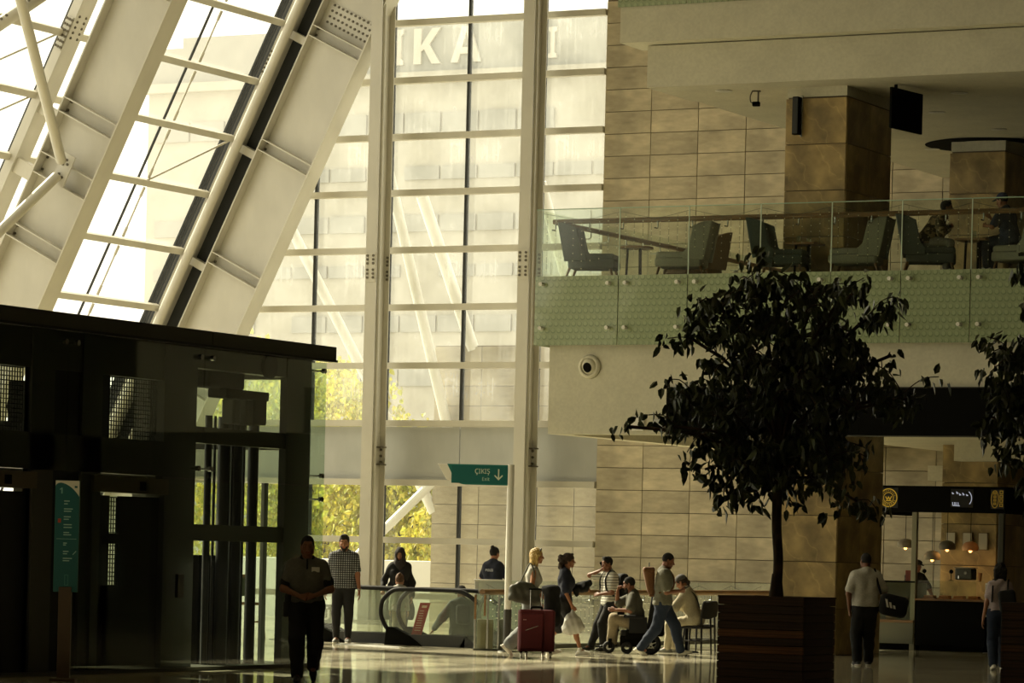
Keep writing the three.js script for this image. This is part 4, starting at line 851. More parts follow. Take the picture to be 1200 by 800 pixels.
// head: origin between the ears, facing +z
const heads = [0, 1].map((fem) => {
  const F = new Field([-0.115, -0.2, -0.14], [0.115, 0.15, 0.15], 0.0042);
  F.ell([0, 0.035, -0.018], [0.074, 0.092, 0.094], 0.01).bone([0, -0.02, 0.028], [0, fem ? -0.088 : -0.092, 0.05], 0.06, fem ? 0.026 : 0.032, 0.03);
  F.bone([-0.05, -0.06, 0.0], [0.05, -0.06, 0.0], 0.03, 0.03, 0.03).bone([-0.028, 0.045, 0.06], [0.028, 0.045, 0.06], 0.022, 0.022, 0.02);
  F.bone([-0.045, -0.02, 0.055], [-0.03, -0.03, 0.06], 0.02, 0.02, 0.02).bone([0.045, -0.02, 0.055], [0.03, -0.03, 0.06], 0.02, 0.02, 0.02);
  for (const s of [-1, 1]) F.ell([s * 0.031, 0.008, 0.094], [0.017, 0.010, 0.014], 0.012, true);
  for (const s of [-1, 1]) F.ell([s * 0.031, 0.006, 0.074], [0.0125, 0.0115, 0.0125], 0.004);
  F.bone([0, 0.012, 0.082], [0, -0.03, 0.104], 0.0085, 0.012, 0.012).bone([-0.012, -0.034, 0.092], [0.012, -0.034, 0.092], 0.008, 0.008, 0.008);
  F.bone([-0.02, -0.058, 0.083], [0.02, -0.058, 0.083], 0.0065, 0.0065, 0.006).bone([-0.016, -0.068, 0.082], [0.016, -0.068, 0.082], 0.007, 0.007, 0.006);
  for (const s of [-1, 1]) { F.ell([s * 0.078, -0.004, -0.012], [0.009, 0.032, 0.019], 0.008); F.ell([s * 0.084, 0.0, -0.006], [0.006, 0.018, 0.009], 0.006, true); }
  F.bone([0, -0.05, -0.03], [0, -0.17, -0.04], fem ? 0.047 : 0.056, fem ? 0.05 : 0.06, 0.03);
  const g = F.geometry();
  return paint(g, (x, y, z) => {
    const ex = Math.abs(x) - 0.031, ey = y - 0.006;
    if (z > 0.07 && ex * ex + ey * ey < 0.0065 ** 2) return [0.04, 0.03, 0.02];
    if (z > 0.076 && Math.abs(ex) < 0.012 && Math.abs(ey) < 0.006) return [1.25, 1.4, 1.6];
    if (z > 0.07 && Math.abs(Math.abs(x) - 0.032) < 0.018 && y > 0.026 && y < 0.036) return [0.2, 0.16, 0.13];
    if (z > 0.078 && Math.abs(x) < 0.024 && y < -0.053 && y > -0.074) return [1.0, 0.6, 0.58];
    return [1, 1, 1];
  });
});
// left hand: wrist at the origin, fingers along -y, palm towards -x, thumb side +z
function handGeo(curl, spread = 1) {
  const F = new Field([-0.1, -0.215, -0.085], [0.05, 0.045, 0.1], 0.0034);
  F.bone([0, 0.03, 0], [0, -0.01, 0], 0.026, 0.025, 0.01, 0.8, 0);
  for (const z of [0.027, 0.009, -0.009, -0.026]) F.bone([0, -0.015, z * 0.6], [0, -0.09, z], 0.016, 0.0125, 0.012, 0.9, 0);
  const L = [[0.028, 0.042, 0.026, 0.020], [0.0095, 0.047, 0.029, 0.021], [-0.0095, 0.043, 0.027, 0.021], [-0.0275, 0.034, 0.021, 0.018]];
  L.forEach(([z, a, b, c], i) => {
    let p = V(0, -0.088, z), th = 0; const sp2 = (z / 0.028) * 0.06 * spread;
    [[a, curl[0]], [b, curl[1]], [c, curl[2]]].forEach(([len, bend], k) => {
      th += bend * (1 + 0.06 * i); const d = V(-Math.sin(th), -Math.cos(th), sp2).normalize(), q = p.clone().addScaledVector(d, len), r = 0.0088 - k * 0.0008 - (i === 3 ? 0.0012 : 0);
      F.bone(p, q, r, r - 0.0009, 0.003); p = q;
    });
  });
  const tc = curl[0] * 0.5;
  F.bone([-0.004, -0.022, 0.018], [-0.012 - 0.02 * tc, -0.055, 0.044], 0.014, 0.0115, 0.01).bone([-0.012 - 0.02 * tc, -0.055, 0.044], [-0.02 - 0.04 * tc, -0.084, 0.052 - 0.012 * tc], 0.011, 0.0095, 0.004).bone([-0.02 - 0.04 * tc, -0.084, 0.052 - 0.012 * tc], [-0.03 - 0.05 * tc, -0.106, 0.05 - 0.02 * tc], 0.0095, 0.0075, 0.004);
  return F.geometry();
}
const hands = { relaxed: handGeo([0.22, 0.38, 0.25]), grip: handGeo([1.15, 1.35, 0.8], 0.4), flat: handGeo([0.08, 0.14, 0.1]) };
function mirrored(g) { const m = g.clone().scale(-1, 1, 1), i = m.index.array; for (let k = 0; k < i.length; k += 3) { const t = i[k]; i[k] = i[k + 1]; i[k + 1] = t; } return m; }
const handsR = Object.fromEntries(Object.entries(hands).map(([k, g]) => [k, mirrored(g)]));
function ik(a, b, l1, l2, pole) {
  const d = b.clone().sub(a); let D = d.length(); const max = (l1 + l2) * 0.999; if (D > max) { d.setLength(max); b = a.clone().add(d); D = max; }
  const x = (l1 * l1 - l2 * l2 + D * D) / (2 * D), h = Math.sqrt(Math.max(0, l1 * l1 - x * x)), u = d.clone().normalize(), p = pole.clone().addScaledVector(u, -pole.dot(u)).normalize();
  return [a.clone().addScaledVector(u, x).addScaledVector(p, h), b];
}
const skinTones = {};
const skin = (c) => skinTones[c] ??= std(c, { roughness: 0.55, vertexColors: true });
const cloth = (c, o = {}) => std(c, { roughness: 0.92, map: T.weave, ...o });
function colourless(g) { const q = flat(g); return q; }
function joinPainted(list) { return mergeGeometries(list.map((g) => { const q = g.index ? g.toNonIndexed() : g.clone(); if (!q.attributes.color) q.setAttribute('color', new THREE.BufferAttribute(new Float32Array(q.attributes.position.count * 3).fill(1), 3)); return q; })); }

/* pose, at a height of 1.75 m, person facing +z, left side +x:
   pelvis [x, y, z], lean (deg, forwards), side, twist; footL/footR ankle [x, y, z, toe pitch deg, toe yaw deg]; handL/handR wrist [x, y, z];
   poleL/poleR elbow direction; palmL/palmR palm direction; head [yaw, pitch, roll] deg */
function person(label, at, turn, height, look, pose, wear, group) {
  const t = thing('person', label, 'person', at, rad(turn), group);
  const s = height / 1.75, fem = look.female ? 1 : 0, w = (look.wide ?? 1) * (fem ? 0.93 : 1);
  t.scale.setScalar(s);
  const pel = V(...(pose.pelvis ?? [0, 0.92, 0])), lean = rad(pose.lean ?? 0), tw = rad(pose.twist ?? 0), side = rad(pose.side ?? 0);
  const up = new THREE.Euler(lean, tw, -side, 'YXZ'), B = (x, y, z) => V(x, y, z).applyEuler(up).add(pel);       // torso space
  const halfUp = new THREE.Euler(lean * 0.4, tw * 0.3, -side * 0.4, 'YXZ'), C = (x, y, z) => V(x, y, z).applyEuler(halfUp).add(pel);
  const hip = { L: V(0.088 * w, -0.01, 0).add(pel), R: V(-0.088 * w, -0.01, 0).add(pel) };
  const shW = (fem ? 0.155 : 0.172) * w, sh = { L: B(shW, 0.475, -0.01), R: B(-shW, 0.475, -0.01) };
  if (pose.shrugL) sh.L.add(V(...pose.shrugL)); if (pose.shrugR) sh.R.add(V(...pose.shrugR));
  const neck = B(0, 0.545, 0.0), hd = pose.head ?? [0, 0, 0], headQ = new THREE.Euler(rad(hd[1]) + lean * 0.35, rad(hd[0]) + tw * 0.6, rad(hd[2] ?? 0), 'YXZ');
  const headC = neck.clone().add(V(0, 0.155, 0.035).applyEuler(new THREE.Euler(lean * 0.6 + rad(hd[1]) * 0.3, tw, 0, 'YXZ')));
  const an = {}, kn = {}, wr = {}, el = {}, foot = {};
  for (const k of ['L', 'R']) {
    const sg = k === 'L' ? 1 : -1, f = pose['foot' + k] ?? [0.1 * sg, 0.085, 0, 0, 8 * sg];
    [kn[k], an[k]] = ik(hip[k], V(f[0], f[1], f[2]), 0.43, 0.425, V(...(pose['knee' + k] ?? [0.12 * sg, 0.1, 1])));
    foot[k] = { p: rad(f[3] ?? 0), y: rad(f[4] ?? 8 * sg) };
    const h = pose['hand' + k] ?? [0.27 * sg, 0.80, 0.06];
    [el[k], wr[k]] = ik(sh[k], V(...h), 0.30, 0.26, V(...(pose['pole' + k] ?? [0.5 * sg, -0.4, -1])));
  }
  const c = 0.0135, all = [pel, neck, headC, ...Object.values(an), ...Object.values(kn), ...Object.values(wr), ...Object.values(el), ...Object.values(sh)];
  const mn = [0, 1, 2].map((k) => Math.min(...all.map((p) => p.getComponent(k))) - 0.28), mx = [0, 1, 2].map((k) => Math.max(...all.map((p) => p.getComponent(k))) + 0.28);
  const field = () => new Field(mn, mx, c);
  const torso = (F, g, y0 = 0, yt = 0.5) => {                // g: how much wider than the body
    const bust = fem ? 0.03 : 0, r = (v) => v * w + g;
    F.bone(C(-0.07 * w, 0.0, -0.012), C(0.07 * w, 0.0, -0.012), r(0.112), r(0.112), 0.05);
    for (const q of [-1, 1]) { F.bone(C(0.065 * q * w, 0.02, 0), B(0.066 * q * w, 0.22, 0.0), r(0.098), r(fem ? 0.082 : 0.097), 0.05); F.bone(B(0.066 * q * w, 0.22, 0), B(0.088 * q * w, 0.40, -0.005), r(fem ? 0.082 : 0.097), r(0.1), 0.05); F.bone(B(0.088 * q * w, 0.40, -0.005), B(shW * 0.70 * q, 0.455, -0.01), r(0.096), r(0.06), 0.05); if (fem) F.ell(B(0.075 * q, 0.335, 0.085).toArray(), [0.062 + g, 0.06 + g, 0.05 + g], 0.05); }
    if (look.belly) F.ell(B(0, 0.14, 0.06).toArray(), [0.15 + g, 0.15 + g, 0.10 * look.belly + g], 0.06);
    for (const q of [-1, 1]) F.bone(B(0, 0.525, -0.02), B(shW * 0.8 * q, 0.475, -0.015), r(0.056), r(0.05), 0.05);
    return F;
  };
  const arm = (F, k, g, frac = 2, wide = 1) => {             // frac 1 = elbow, 2 = wrist
    const q = Math.min(frac, 1); const e = sh[k].clone().lerp(el[k], q); F.bone(sh[k], e, (fem ? 0.043 : 0.053) * wide + g, (fem ? 0.040 : 0.047) * wide + g * 1.2, 0.035);
    if (frac > 1) { const e2 = el[k].clone().lerp(wr[k], frac - 1); F.bone(el[k], e2, (fem ? 0.038 : 0.045) * wide + g, (0.028 + (2 - frac) * 0.012) * wide + g, 0.03); }
    return F;
  };
  const leg = (F, k, g, frac = 2, flare = 0) => {
    const q = Math.min(frac, 1), e = hip[k].clone().lerp(kn[k], q); F.bone(hip[k], e, 0.088 * w + g, (0.088 - 0.03 * q) * w + g * 1.15 + flare * q, 0.05);
    if (frac > 1) { const e2 = kn[k].clone().lerp(an[k], frac - 1), back = kn[k].clone().lerp(an[k], 0.3).add(V(0, 0, -0.022)); F.bone(kn[k], e2, 0.056 * w + g, 0.034 + g * 1.35 + flare + (2 - frac) * 0.014, 0.03); if (frac > 1.3) F.bone(kn[k].clone().lerp(an[k], 0.12), kn[k].clone().lerp(an[k], 0.5).add(V(0, 0, -0.015)), 0.05 * w + g, 0.04 + g, 0.04); }
    return F;
  };
  // the body: one continuous surface with its head and hands
  const body = torso(field(), -0.004);
  for (const k of ['L', 'R']) { arm(body, k, -0.002); leg(body, k, -0.004); body.bone(an[k], an[k].clone().add(V(0, -0.03, 0.08)), 0.036, 0.03, 0.03); }
  body.bone(neck.clone().add(V(0, -0.06, -0.012)), headC.clone().add(V(0, -0.10, -0.035)), fem ? 0.054 : 0.066, fem ? 0.046 : 0.055, 0.05);
  const gs = [body.geometry()], headM = new THREE.Matrix4().makeRotationFromEuler(headQ).scale(V(1, 1, 1).multiplyScalar(look.headScale ?? 1)).setPosition(headC);
  gs.push(heads[fem].clone().applyMatrix4(headM));
  for (const k of ['L', 'R']) {
    const sg = k === 'L' ? 1 : -1, dir = wr[k].clone().sub(el[k]).normalize(); if (pose['bend' + k]) dir.add(V(...pose['bend' + k])).normalize();
    const palm = V(...(pose['palm' + k] ?? [-sg, 0, 0])); palm.addScaledVector(dir, -palm.dot(dir)).normalize();
    const Y = dir.clone().negate(), X = palm.clone().multiplyScalar(k === 'L' ? -1 : 1), Z = new THREE.Vector3().crossVectors(X, Y);
    const src = (k === 'L' ? hands : handsR)[pose['grip' + k] ?? 'relaxed'].clone();
    gs.push(src.applyMatrix4(new THREE.Matrix4().makeBasis(X, Y, Z).scale(V(0.93, 0.93, 0.93)).setPosition(wr[k])));
  }
  const bm = mesh('body', joinPainted(gs), skin(look.skin ?? '#8a5f44'), t, true);
  const put = (name, F, mat, lab) => { const m = mesh(name, F.geometry(), mat, t, true); if (lab) m.userData.label = lab; return m; };
  const J = { pel, neck, headC, headM, hip, kn, an, sh, el, wr, B, C, field, torso, arm, leg, put, t, w, shW, fem, body };
  // clothes
  if (wear.legs) { const o = wear.legs, F = torso(field(), 0.012 + (o.g ?? 0)); F.keep((x, y, z) => { const q = V(x, y, z).sub(pel); return q.y * Math.cos(lean * 0.4) - (o.top ?? 0.10); }); for (const k of ['L', 'R']) leg(F, k, 0.014 + (o.g ?? 0), o.frac ?? 1.97, o.flare ?? 0); if (o.frac && o.frac < 1.9) F.keep((x, y, z) => -1); F.ripple(0.0035, 34, 1.3); put(o.name ?? 'trousers', F, o.mat); }
  if (wear.skirt) { const o = wear.skirt, F = field(); const kneeMid = kn.L.clone().lerp(kn.R, 0.5); F.bone(C(-0.07, 0.06, 0), C(0.07, 0.06, 0), 0.125 * w, 0.125 * w, 0.04); for (const k of ['L', 'R']) { const e = hip[k].clone().lerp(kn[k], Math.min(1, o.frac)); F.bone(hip[k], e, 0.118, o.hem ?? 0.12, 0.09); if (o.frac > 1) F.bone(e, kn[k].clone().lerp(an[k], o.frac - 1), o.hem ?? 0.12, o.hem ?? 0.13, 0.12); } F.ripple(0.008, 22, 0.4); put(o.name ?? 'skirt', F, o.mat); }
  if (wear.top) {
    const o = wear.top, F = torso(field(), 0.014 + (o.g ?? 0)); const yb = o.hem ?? -0.02;
    F.keep((x, y, z) => (pel.y + yb) - y); F.bone(C(-0.06 * w, Math.max(yb + 0.06, 0.0), 0), C(0.06 * w, Math.max(yb + 0.06, 0.0), 0), 0.115 * w + (o.g ?? 0), 0.115 * w + (o.g ?? 0), 0.05); F.keep((x, y, z) => (pel.y + yb) - y);
    if (o.sleeve !== 0) for (const k of ['L', 'R']) arm(F, k, 0.013 + (o.g ?? 0) * 0.6 + (o.loose ?? 0), o.sleeve ?? 0.62);
    const nk = neck.clone().add(V(0, 0.03, 0.01)); F.ell([nk.x, nk.y + (o.collar ? 0.035 : 0.01), nk.z + 0.03], [0.075, 0.045, 0.085], 0.01, true);
    F.ripple(0.0045, 30, at[0]); const m = put(o.name ?? 'shirt', F, o.mat); J.top = F;
    if (o.collar) { const K = field(); K.bone(neck.clone().add(V(-0.03, 0.0, 0.0)), neck.clone().add(V(0.03, 0.0, 0.0)), 0.07, 0.07, 0.03, 0.9); K.ell([neck.x, neck.y + 0.06, neck.z + 0.04], [0.062, 0.07, 0.075], 0.01, true); put('collar', K, o.collar === true ? o.mat : o.collar); }
    if (o.cuff) for (const k of ['L', 'R']) { const a = sh[k].clone().lerp(el[k], (o.sleeve ?? 0.62) - 0.05), b = sh[k].clone().lerp(el[k], (o.sleeve ?? 0.62) + 0.06); put('cuff', field().bone(a, b, 0.068, 0.068, 0.01), o.cuff); }
  }
  if (wear.coat) { const o = wear.coat, F = torso(field(), 0.03); for (const k of ['L', 'R']) arm(F, k, 0.024, 1.95); const yb = o.hem; F.bone(C(-0.08, 0.02, 0), V(-0.11 + pel.x, yb + 0.1, pel.z), 0.15, 0.19, 0.08); F.bone(C(0.08, 0.02, 0), V(0.11 + pel.x, yb + 0.1, pel.z), 0.15, 0.19, 0.08); F.keep((x, y, z) => yb - y); F.ripple(0.008, 20, 0.7); put('coat', F, o.mat); J.top = F; }
  for (const k of ['L', 'R']) if (wear.shoes) {
    const o = wear.shoes, F = new Field([an[k].x - 0.3, an[k].y - 0.3, an[k].z - 0.34], [an[k].x + 0.3, an[k].y + 0.14, an[k].z + 0.34], 0.009), e = new THREE.Euler(foot[k].p, foot[k].y, 0, 'YXZ'), Q = (x, y, z) => V(x, y, z).applyEuler(e).add(an[k]);
    F.bone(Q(0, 0.02, -0.005), Q(0, -0.03, 0.0), 0.042, 0.045, 0.02).bone(Q(0, -0.048, -0.045), Q(0, -0.052, 0.07), 0.036, 0.041, 0.03).bone(Q(0, -0.05, 0.06), Q(0, -0.058, 0.155), 0.042, 0.028, 0.03);
    const nn = V(0, 1, 0).applyEuler(e), sole = Q(0, -0.083, 0); F.keep((x, y, z) => -((x - sole.x) * nn.x + (y - sole.y) * nn.y + (z - sole.z) * nn.z));
    const sm = put('shoe', F, o.mat);
    const G = new Field([an[k].x - 0.3, an[k].y - 0.3, an[k].z - 0.34], [an[k].x + 0.3, an[k].y + 0.14, an[k].z + 0.34], 0.009); G.bone(Q(0, -0.075, -0.048), Q(0, -0.075, 0.148), 0.043, 0.034, 0.01); G.keep((x, y, z) => { const d = (x - sole.x) * nn.x + (y - sole.y) * nn.y + (z - sole.z) * nn.z; return Math.max(-d, d - 0.022); });
    const so = mesh('sole', G.geometry(), o.sole ?? o.mat, sm, true);
  }
  // hair and headwear, made in head space
  const hair = (name, build, mat, cell = 0.006, box = [[-0.2, -0.42, -0.26], [0.2, 0.24, 0.2]]) => { const F = new Field(box[0], box[1], cell); build(F); return mesh(name, F.geometry().applyMatrix4(headM), mat, t, true); };
  const cap = (F, r = 0.012, slope = 0.98, off = 0.008) => F.ell([0, 0.037, -0.02], [0.074 + r, 0.092 + r, 0.094 + r], 0.01).keep((x, y, z) => (-(y + off) + slope * z + 0.006 * Math.sin(70 * x)) / Math.hypot(1, slope));
  const H = look.hair, hm = look.hairM ?? std([0.010, 0.008, 0.006], { roughness: 0.95 });
  if (H === 'short') hair('hair', (F) => cap(F, 0.009).bone([-0.03, 0.112, 0.045], [0.03, 0.117, 0.035], 0.024, 0.024, 0.03).ripple(0.002, 120), hm);
  if (H === 'crop') hair('hair', (F) => cap(F, 0.006), hm);
  if (H === 'bun') hair('hair', (F) => { cap(F, 0.010, 0.9, 0.02); F.ell([0, 0.115, -0.095], [0.036, 0.034, 0.036], 0.01); F.ripple(0.0016, 140); }, hm);
  if (H === 'long') hair('hair', (F) => { cap(F, 0.014, 0.7, 0.02); for (const x of [-0.06, -0.03, 0, 0.03, 0.06]) F.bone([x, 0.0, -0.07], [x * 1.15, -0.26 + Math.abs(x) * 0.6, -0.10], 0.04, 0.018, 0.03); for (const q of [-1, 1]) F.bone([0.078 * q, 0.03, -0.01], [0.085 * q, -0.17, 0.0 - 0.03], 0.025, 0.016, 0.03); F.ripple(0.004, 90); }, hm);
  if (H === 'bob') hair('hair', (F) => { cap(F, 0.03, 0.6, 0.03); for (let i = 0; i < 26; i++) { const a = 1.1 + hash(i, 3, 5) * 4.1, y = -0.13 + hash(i, 4, 5) * 0.2; F.ell([0.095 * Math.sin(a), y, 0.095 * Math.cos(a) - 0.02], [0.036, 0.042, 0.036], 0.02); } F.ripple(0.004, 110); }, hm);
  if (H === 'curly') hair('hair', (F) => { cap(F, 0.017, 0.75, 0.02); for (let i = 0; i < 22; i++) F.ell([(hash(i, 1, 9) - 0.5) * 0.13, 0.09 - hash(i, 2, 9) * 0.2, -0.10 - hash(i, 3, 9) * 0.06], [0.034, 0.036, 0.034], 0.015); for (let i = 0; i < 7; i++) F.ell([(i - 3) * 0.022, 0.108, 0.062 - Math.abs(i - 3) * 0.008], [0.024, 0.022, 0.022], 0.012); F.ripple(0.004, 120); }, hm);
  if (H === 'low_tail') hair('hair', (F) => { cap(F, 0.010, 0.8, 0.02); F.bone([0, 0.02, -0.1], [0, -0.05, -0.12], 0.034, 0.03, 0.02).bone([0, -0.05, -0.12], [0, -0.2, -0.05], 0.03, 0.014, 0.02); F.ripple(0.003, 100); }, hm);
  if (H === 'thick') hair('hair', (F) => { cap(F, 0.022, 0.7, 0.03); for (const x of [-0.06, 0, 0.06]) F.bone([x, 0.02, -0.075], [x * 1.1, -0.20, -0.085], 0.05, 0.03, 0.03); F.ripple(0.004, 100); }, hm);
  J.hairOf = hair; J.capOf = cap; J.headPoint = (x, y, z) => V(x, y, z).applyMatrix4(headM);
  if (look.beard) hair('beard', (F) => { F.bone([0, -0.07, 0.045], [0, -0.10, 0.055], 0.048, 0.034, 0.02).bone([-0.06, -0.03, 0.01], [0.0, -0.10, 0.05], 0.02, 0.03, 0.02).bone([0.06, -0.03, 0.01], [0, -0.10, 0.05], 0.02, 0.03, 0.02); F.keep((x, y, z) => y + 0.043 + (z > 0.07 && Math.abs(x) < 0.03 ? 0.035 : 0)); }, hm, 0.005);
  return J;
}
// a strip that follows a garment: from one torso point to another over the outside of the field
function strap(J, pts, r, mat, name = 'strap', parent = J.t) {
  const F = J.top ?? J.body, out = pts.map(([x, y, z, dx, dy, dz]) => { let p = J.B(x, y, z), d = V(dx, dy, dz).normalize(); for (let k = 0; k < 40 && F.at(p.x, p.y, p.z) < 0.004; k++) p.addScaledVector(d, 0.008); return p; });
  return mesh(name, tube(out, r, 40, 6), mat, parent);
}
function decal(J, x0, x1, y0, y1, sgn, mat, name) {           // print that lies on the cloth, front (+1) or back (-1)
  const nx = 10, ny = 4, pos = [], uv = [], idx = [], F = J.top;
  for (let j = 0; j <= ny; j++) for (let i = 0; i <= nx; i++) {
    const x = x0 + (x1 - x0) * i / nx, y = y0 + (y1 - y0) * j / ny, p = J.B(x, y, 0.3 * sgn), d = V(0, 0, -sgn).applyEuler(new THREE.Euler(0, 0, 0));
    for (let k = 0; k < 90 && F.at(p.x, p.y, p.z) > 0.005; k++) p.z -= sgn * 0.005;
    pos.push(p.x, p.y, p.z); uv.push(sgn > 0 ? i / nx : 1 - i / nx, j / ny);
  }
  for (let j = 0; j < ny; j++) for (let i = 0; i < nx; i++) { const a = j * (nx + 1) + i, b = a + 1, c = a + nx + 1, e = c + 1; if (sgn > 0) idx.push(a, b, e, a, e, c); else idx.push(a, e, b, a, c, e); }
  const g = new THREE.BufferGeometry(); g.setAttribute('position', new THREE.Float32BufferAttribute(pos, 3)); g.setAttribute('uv', new THREE.Float32BufferAttribute(uv, 2)); g.setIndex(idx); g.computeVertexNormals();
  return mesh(name, g, mat, J.t, true);
}
// ================================================================= PEOPLE: the cast
const W = {
  dark: cloth([0.014, 0.013, 0.013]), navy: cloth([0.018, 0.022, 0.045]), black: cloth([0.01, 0.01, 0.01]),
  greyPolo: cloth([0.17, 0.165, 0.14]), check: std([0.5, 0.52, 0.55], { map: T.check, roughness: 0.95 }), jeans: cloth([0.016, 0.028, 0.06]), drab: cloth([0.09, 0.085, 0.06]), khaki: cloth([0.36, 0.29, 0.18]),
  cream: cloth([0.60, 0.53, 0.37]), whiteTee: cloth([0.66, 0.63, 0.55]), striped: std([0.62, 0.6, 0.53], { map: T.stripe, roughness: 0.95 }), olive: cloth([0.20, 0.195, 0.14]), pale: cloth([0.52, 0.50, 0.44]), denim: cloth([0.30, 0.32, 0.32]),
  pink: cloth([0.52, 0.42, 0.42]), brown: cloth([0.10, 0.05, 0.03]), blue: cloth([0.035, 0.05, 0.10]),
  shoeB: std([0.012, 0.012, 0.012], { roughness: 0.5 }), shoeW: std([0.82, 0.80, 0.72], { roughness: 0.6 }), shoeG: std([0.2, 0.2, 0.18], { roughness: 0.7 }),
  leather: std([0.17, 0.072, 0.022], { roughness: 0.85, map: T.weave }), blond: std([0.55, 0.38, 0.13], { roughness: 0.5 }), auburn: std([0.09, 0.04, 0.016], { roughness: 0.8 }), scarf: cloth([0.03, 0.022, 0.022]),
};
const local = (J) => (name, geo, mat, parent = J.t) => mesh(name, geo, mat, parent);
{ // security guard walking towards the camera
  const J = person('man in a grey polo with a white badge walking before the dark lift', [-21.45, 0, -36.25], FACE.cam + 4, 1.79, { hair: 'crop', skin: '#7d4f36', wide: 1.06 }, {
    pelvis: [0, 0.905, 0], lean: 2, footR: [-0.09, 0.086, 0.17, -4, -6], footL: [0.10, 0.175, -0.22, 42, 8], kneeL: [0.1, 0, 1],
    handL: [0.09, 1.03, 0.22], handR: [-0.08, 1.02, 0.22], poleL: [1, -0.3, -0.5], poleR: [-1, -0.3, -0.5], palmL: [-0.3, 0, -1], palmR: [0.3, 0, -1], bendL: [-0.6, -0.1, 0], bendR: [0.6, -0.1, 0], gripL: 'grip', gripR: 'grip', head: [2, 4, 0] },
    { top: { mat: W.greyPolo, sleeve: 0.66, g: 0.008, hem: 0.03, collar: W.black, cuff: W.black }, legs: { mat: W.black, g: 0.016, top: 0.12 }, shoes: { mat: W.shoeB } });
  const put = local(J);
  put('badge', rb(0.095, 0.06, 0.012, 0.10, 1.335, 0.135, 0.004), M.white);
  put('belt', turned(new THREE.TorusGeometry(0.155, 0.022, 8, 32), Math.PI / 2).scale(1.18, 1, 0.92).translate(0, 1.0, 0.0), W.shoeB);
  put('holster', [rb(0.08, 0.2, 0.13, -0.235, 0.86, 0.02, 0.03), rb(0.09, 0.13, 0.1, -0.215, 0.99, 0.05, 0.03)], W.shoeB);
  put('zip_placket', rb(0.022, 0.14, 0.012, 0, 1.39, 0.115, 0.004), W.black);
}
{ // man in the checked shirt
  const J = person('man in a checked short-sleeved shirt and dark trousers walking beside the escalators', [-30.12, 0, -52.15], FACE.cam, 1.88, { hair: 'short', beard: true, skin: '#8a5a3e' }, {
    pelvis: [0, 0.925, 0], footL: [0.09, 0.086, 0.02, 0, 8], footR: [-0.09, 0.086, 0.14, 0, -8], handL: [0.27, 0.80, 0.10], handR: [-0.29, 0.79, 0.03], head: [0, 12, 0] },
    { top: { mat: W.check, sleeve: 0.7, g: 0.012, hem: -0.04, collar: true }, legs: { mat: W.dark }, shoes: { mat: W.shoeG, sole: W.shoeW } });
  local(J)('wristwatch', turned(new THREE.TorusGeometry(0.032, 0.008, 6, 20), Math.PI / 2).translate(J.wr.L.x, J.wr.L.y + 0.02, J.wr.L.z), M.chrome);
}
{ // woman in a headscarf and long coat
  const J = person('woman in a dark headscarf and long dark coat holding the rail behind a child', [-30.04, 0, -54.0], FACE.cam, 1.68, { female: 1, skin: '#94684e' }, {
    pelvis: [0, 0.92, 0], handR: [-0.30, 0.95, 0.20], handL: [0.24, 0.86, 0.08], poleR: [-0.7, -0.6, -0.6], poleL: [0.7, -0.2, -0.8], gripR: 'grip', palmR: [0, -1, 0.2], bendR: [0, 0, 0.8], head: [-6, 12, 0], footR: [-0.1, 0.085, 0], footL: [0.1, 0.085, 0.02] },
    { legs: { mat: W.dark }, coat: { mat: W.black, hem: 0.42 }, shoes: { mat: W.shoeB } });
  J.hairOf('headscarf', (F) => { F.ell([0, 0.035, -0.02], [0.094, 0.112, 0.114], 0.01).bone([0, -0.03, -0.01], [0, -0.16, 0.0], 0.098, 0.12, 0.05).bone([0, -0.12, 0.06], [0.02, -0.24, 0.09], 0.075, 0.05, 0.05); F.ell([0, -0.012, 0.105], [0.052, 0.078, 0.062], 0.012, true); F.ripple(0.004, 45); }, W.scarf);
}
{ // child
  const J = person('small child with a brown topknot seen from behind, standing before the woman in the coat', [-29.68, 0, -53.36], FACE.away, 1.2, { female: 1, hair: 'bun', hairM: W.auburn, skin: '#a37352', wide: 0.95, headScale: 1.3 }, { footL: [0.08, 0.085, 0.03], footR: [-0.08, 0.085, 0.0], handL: [0.24, 0.8, 0.08], handR: [-0.24, 0.8, 0.05] },
    { top: { mat: W.pale, sleeve: 1.9, g: 0.014, hem: -0.1 }, legs: { mat: W.khaki, g: 0.01 }, shoes: { mat: W.shoeW } });
}
{ // police officer
  const J = person('police officer with dark hair in a bun and white letters on a navy back', [-30.04, 0, -57.6], FACE.away - 32, 1.74, { female: 1, hair: 'bun', skin: '#8f6046', wide: 1.08 }, { handL: [0.2, 0.98, 0.24], handR: [-0.2, 0.98, 0.24], poleL: [1, -0.3, -0.5], poleR: [-1, -0.3, -0.5], head: [-8, 10, 0] },
    { top: { mat: W.navy, sleeve: 0.75, g: 0.012, hem: -0.08, collar: true }, legs: { mat: W.navy }, shoes: { mat: W.shoeB } });
  const p = canvasTex(256, 80, (c, w, h) => { c.clearRect(0, 0, w, h); c.fillStyle = '#b9bcc0'; c.font = 'bold 74px sans-serif'; c.textAlign = 'center'; c.fillText('POLİS', w / 2, 68); });
  decal(J, -0.11, 0.11, 0.36, 0.43, -1, std([1, 1, 1], { map: p, transparent: true, alphaTest: 0.4, roughness: 0.8 }), 'back_lettering');
}
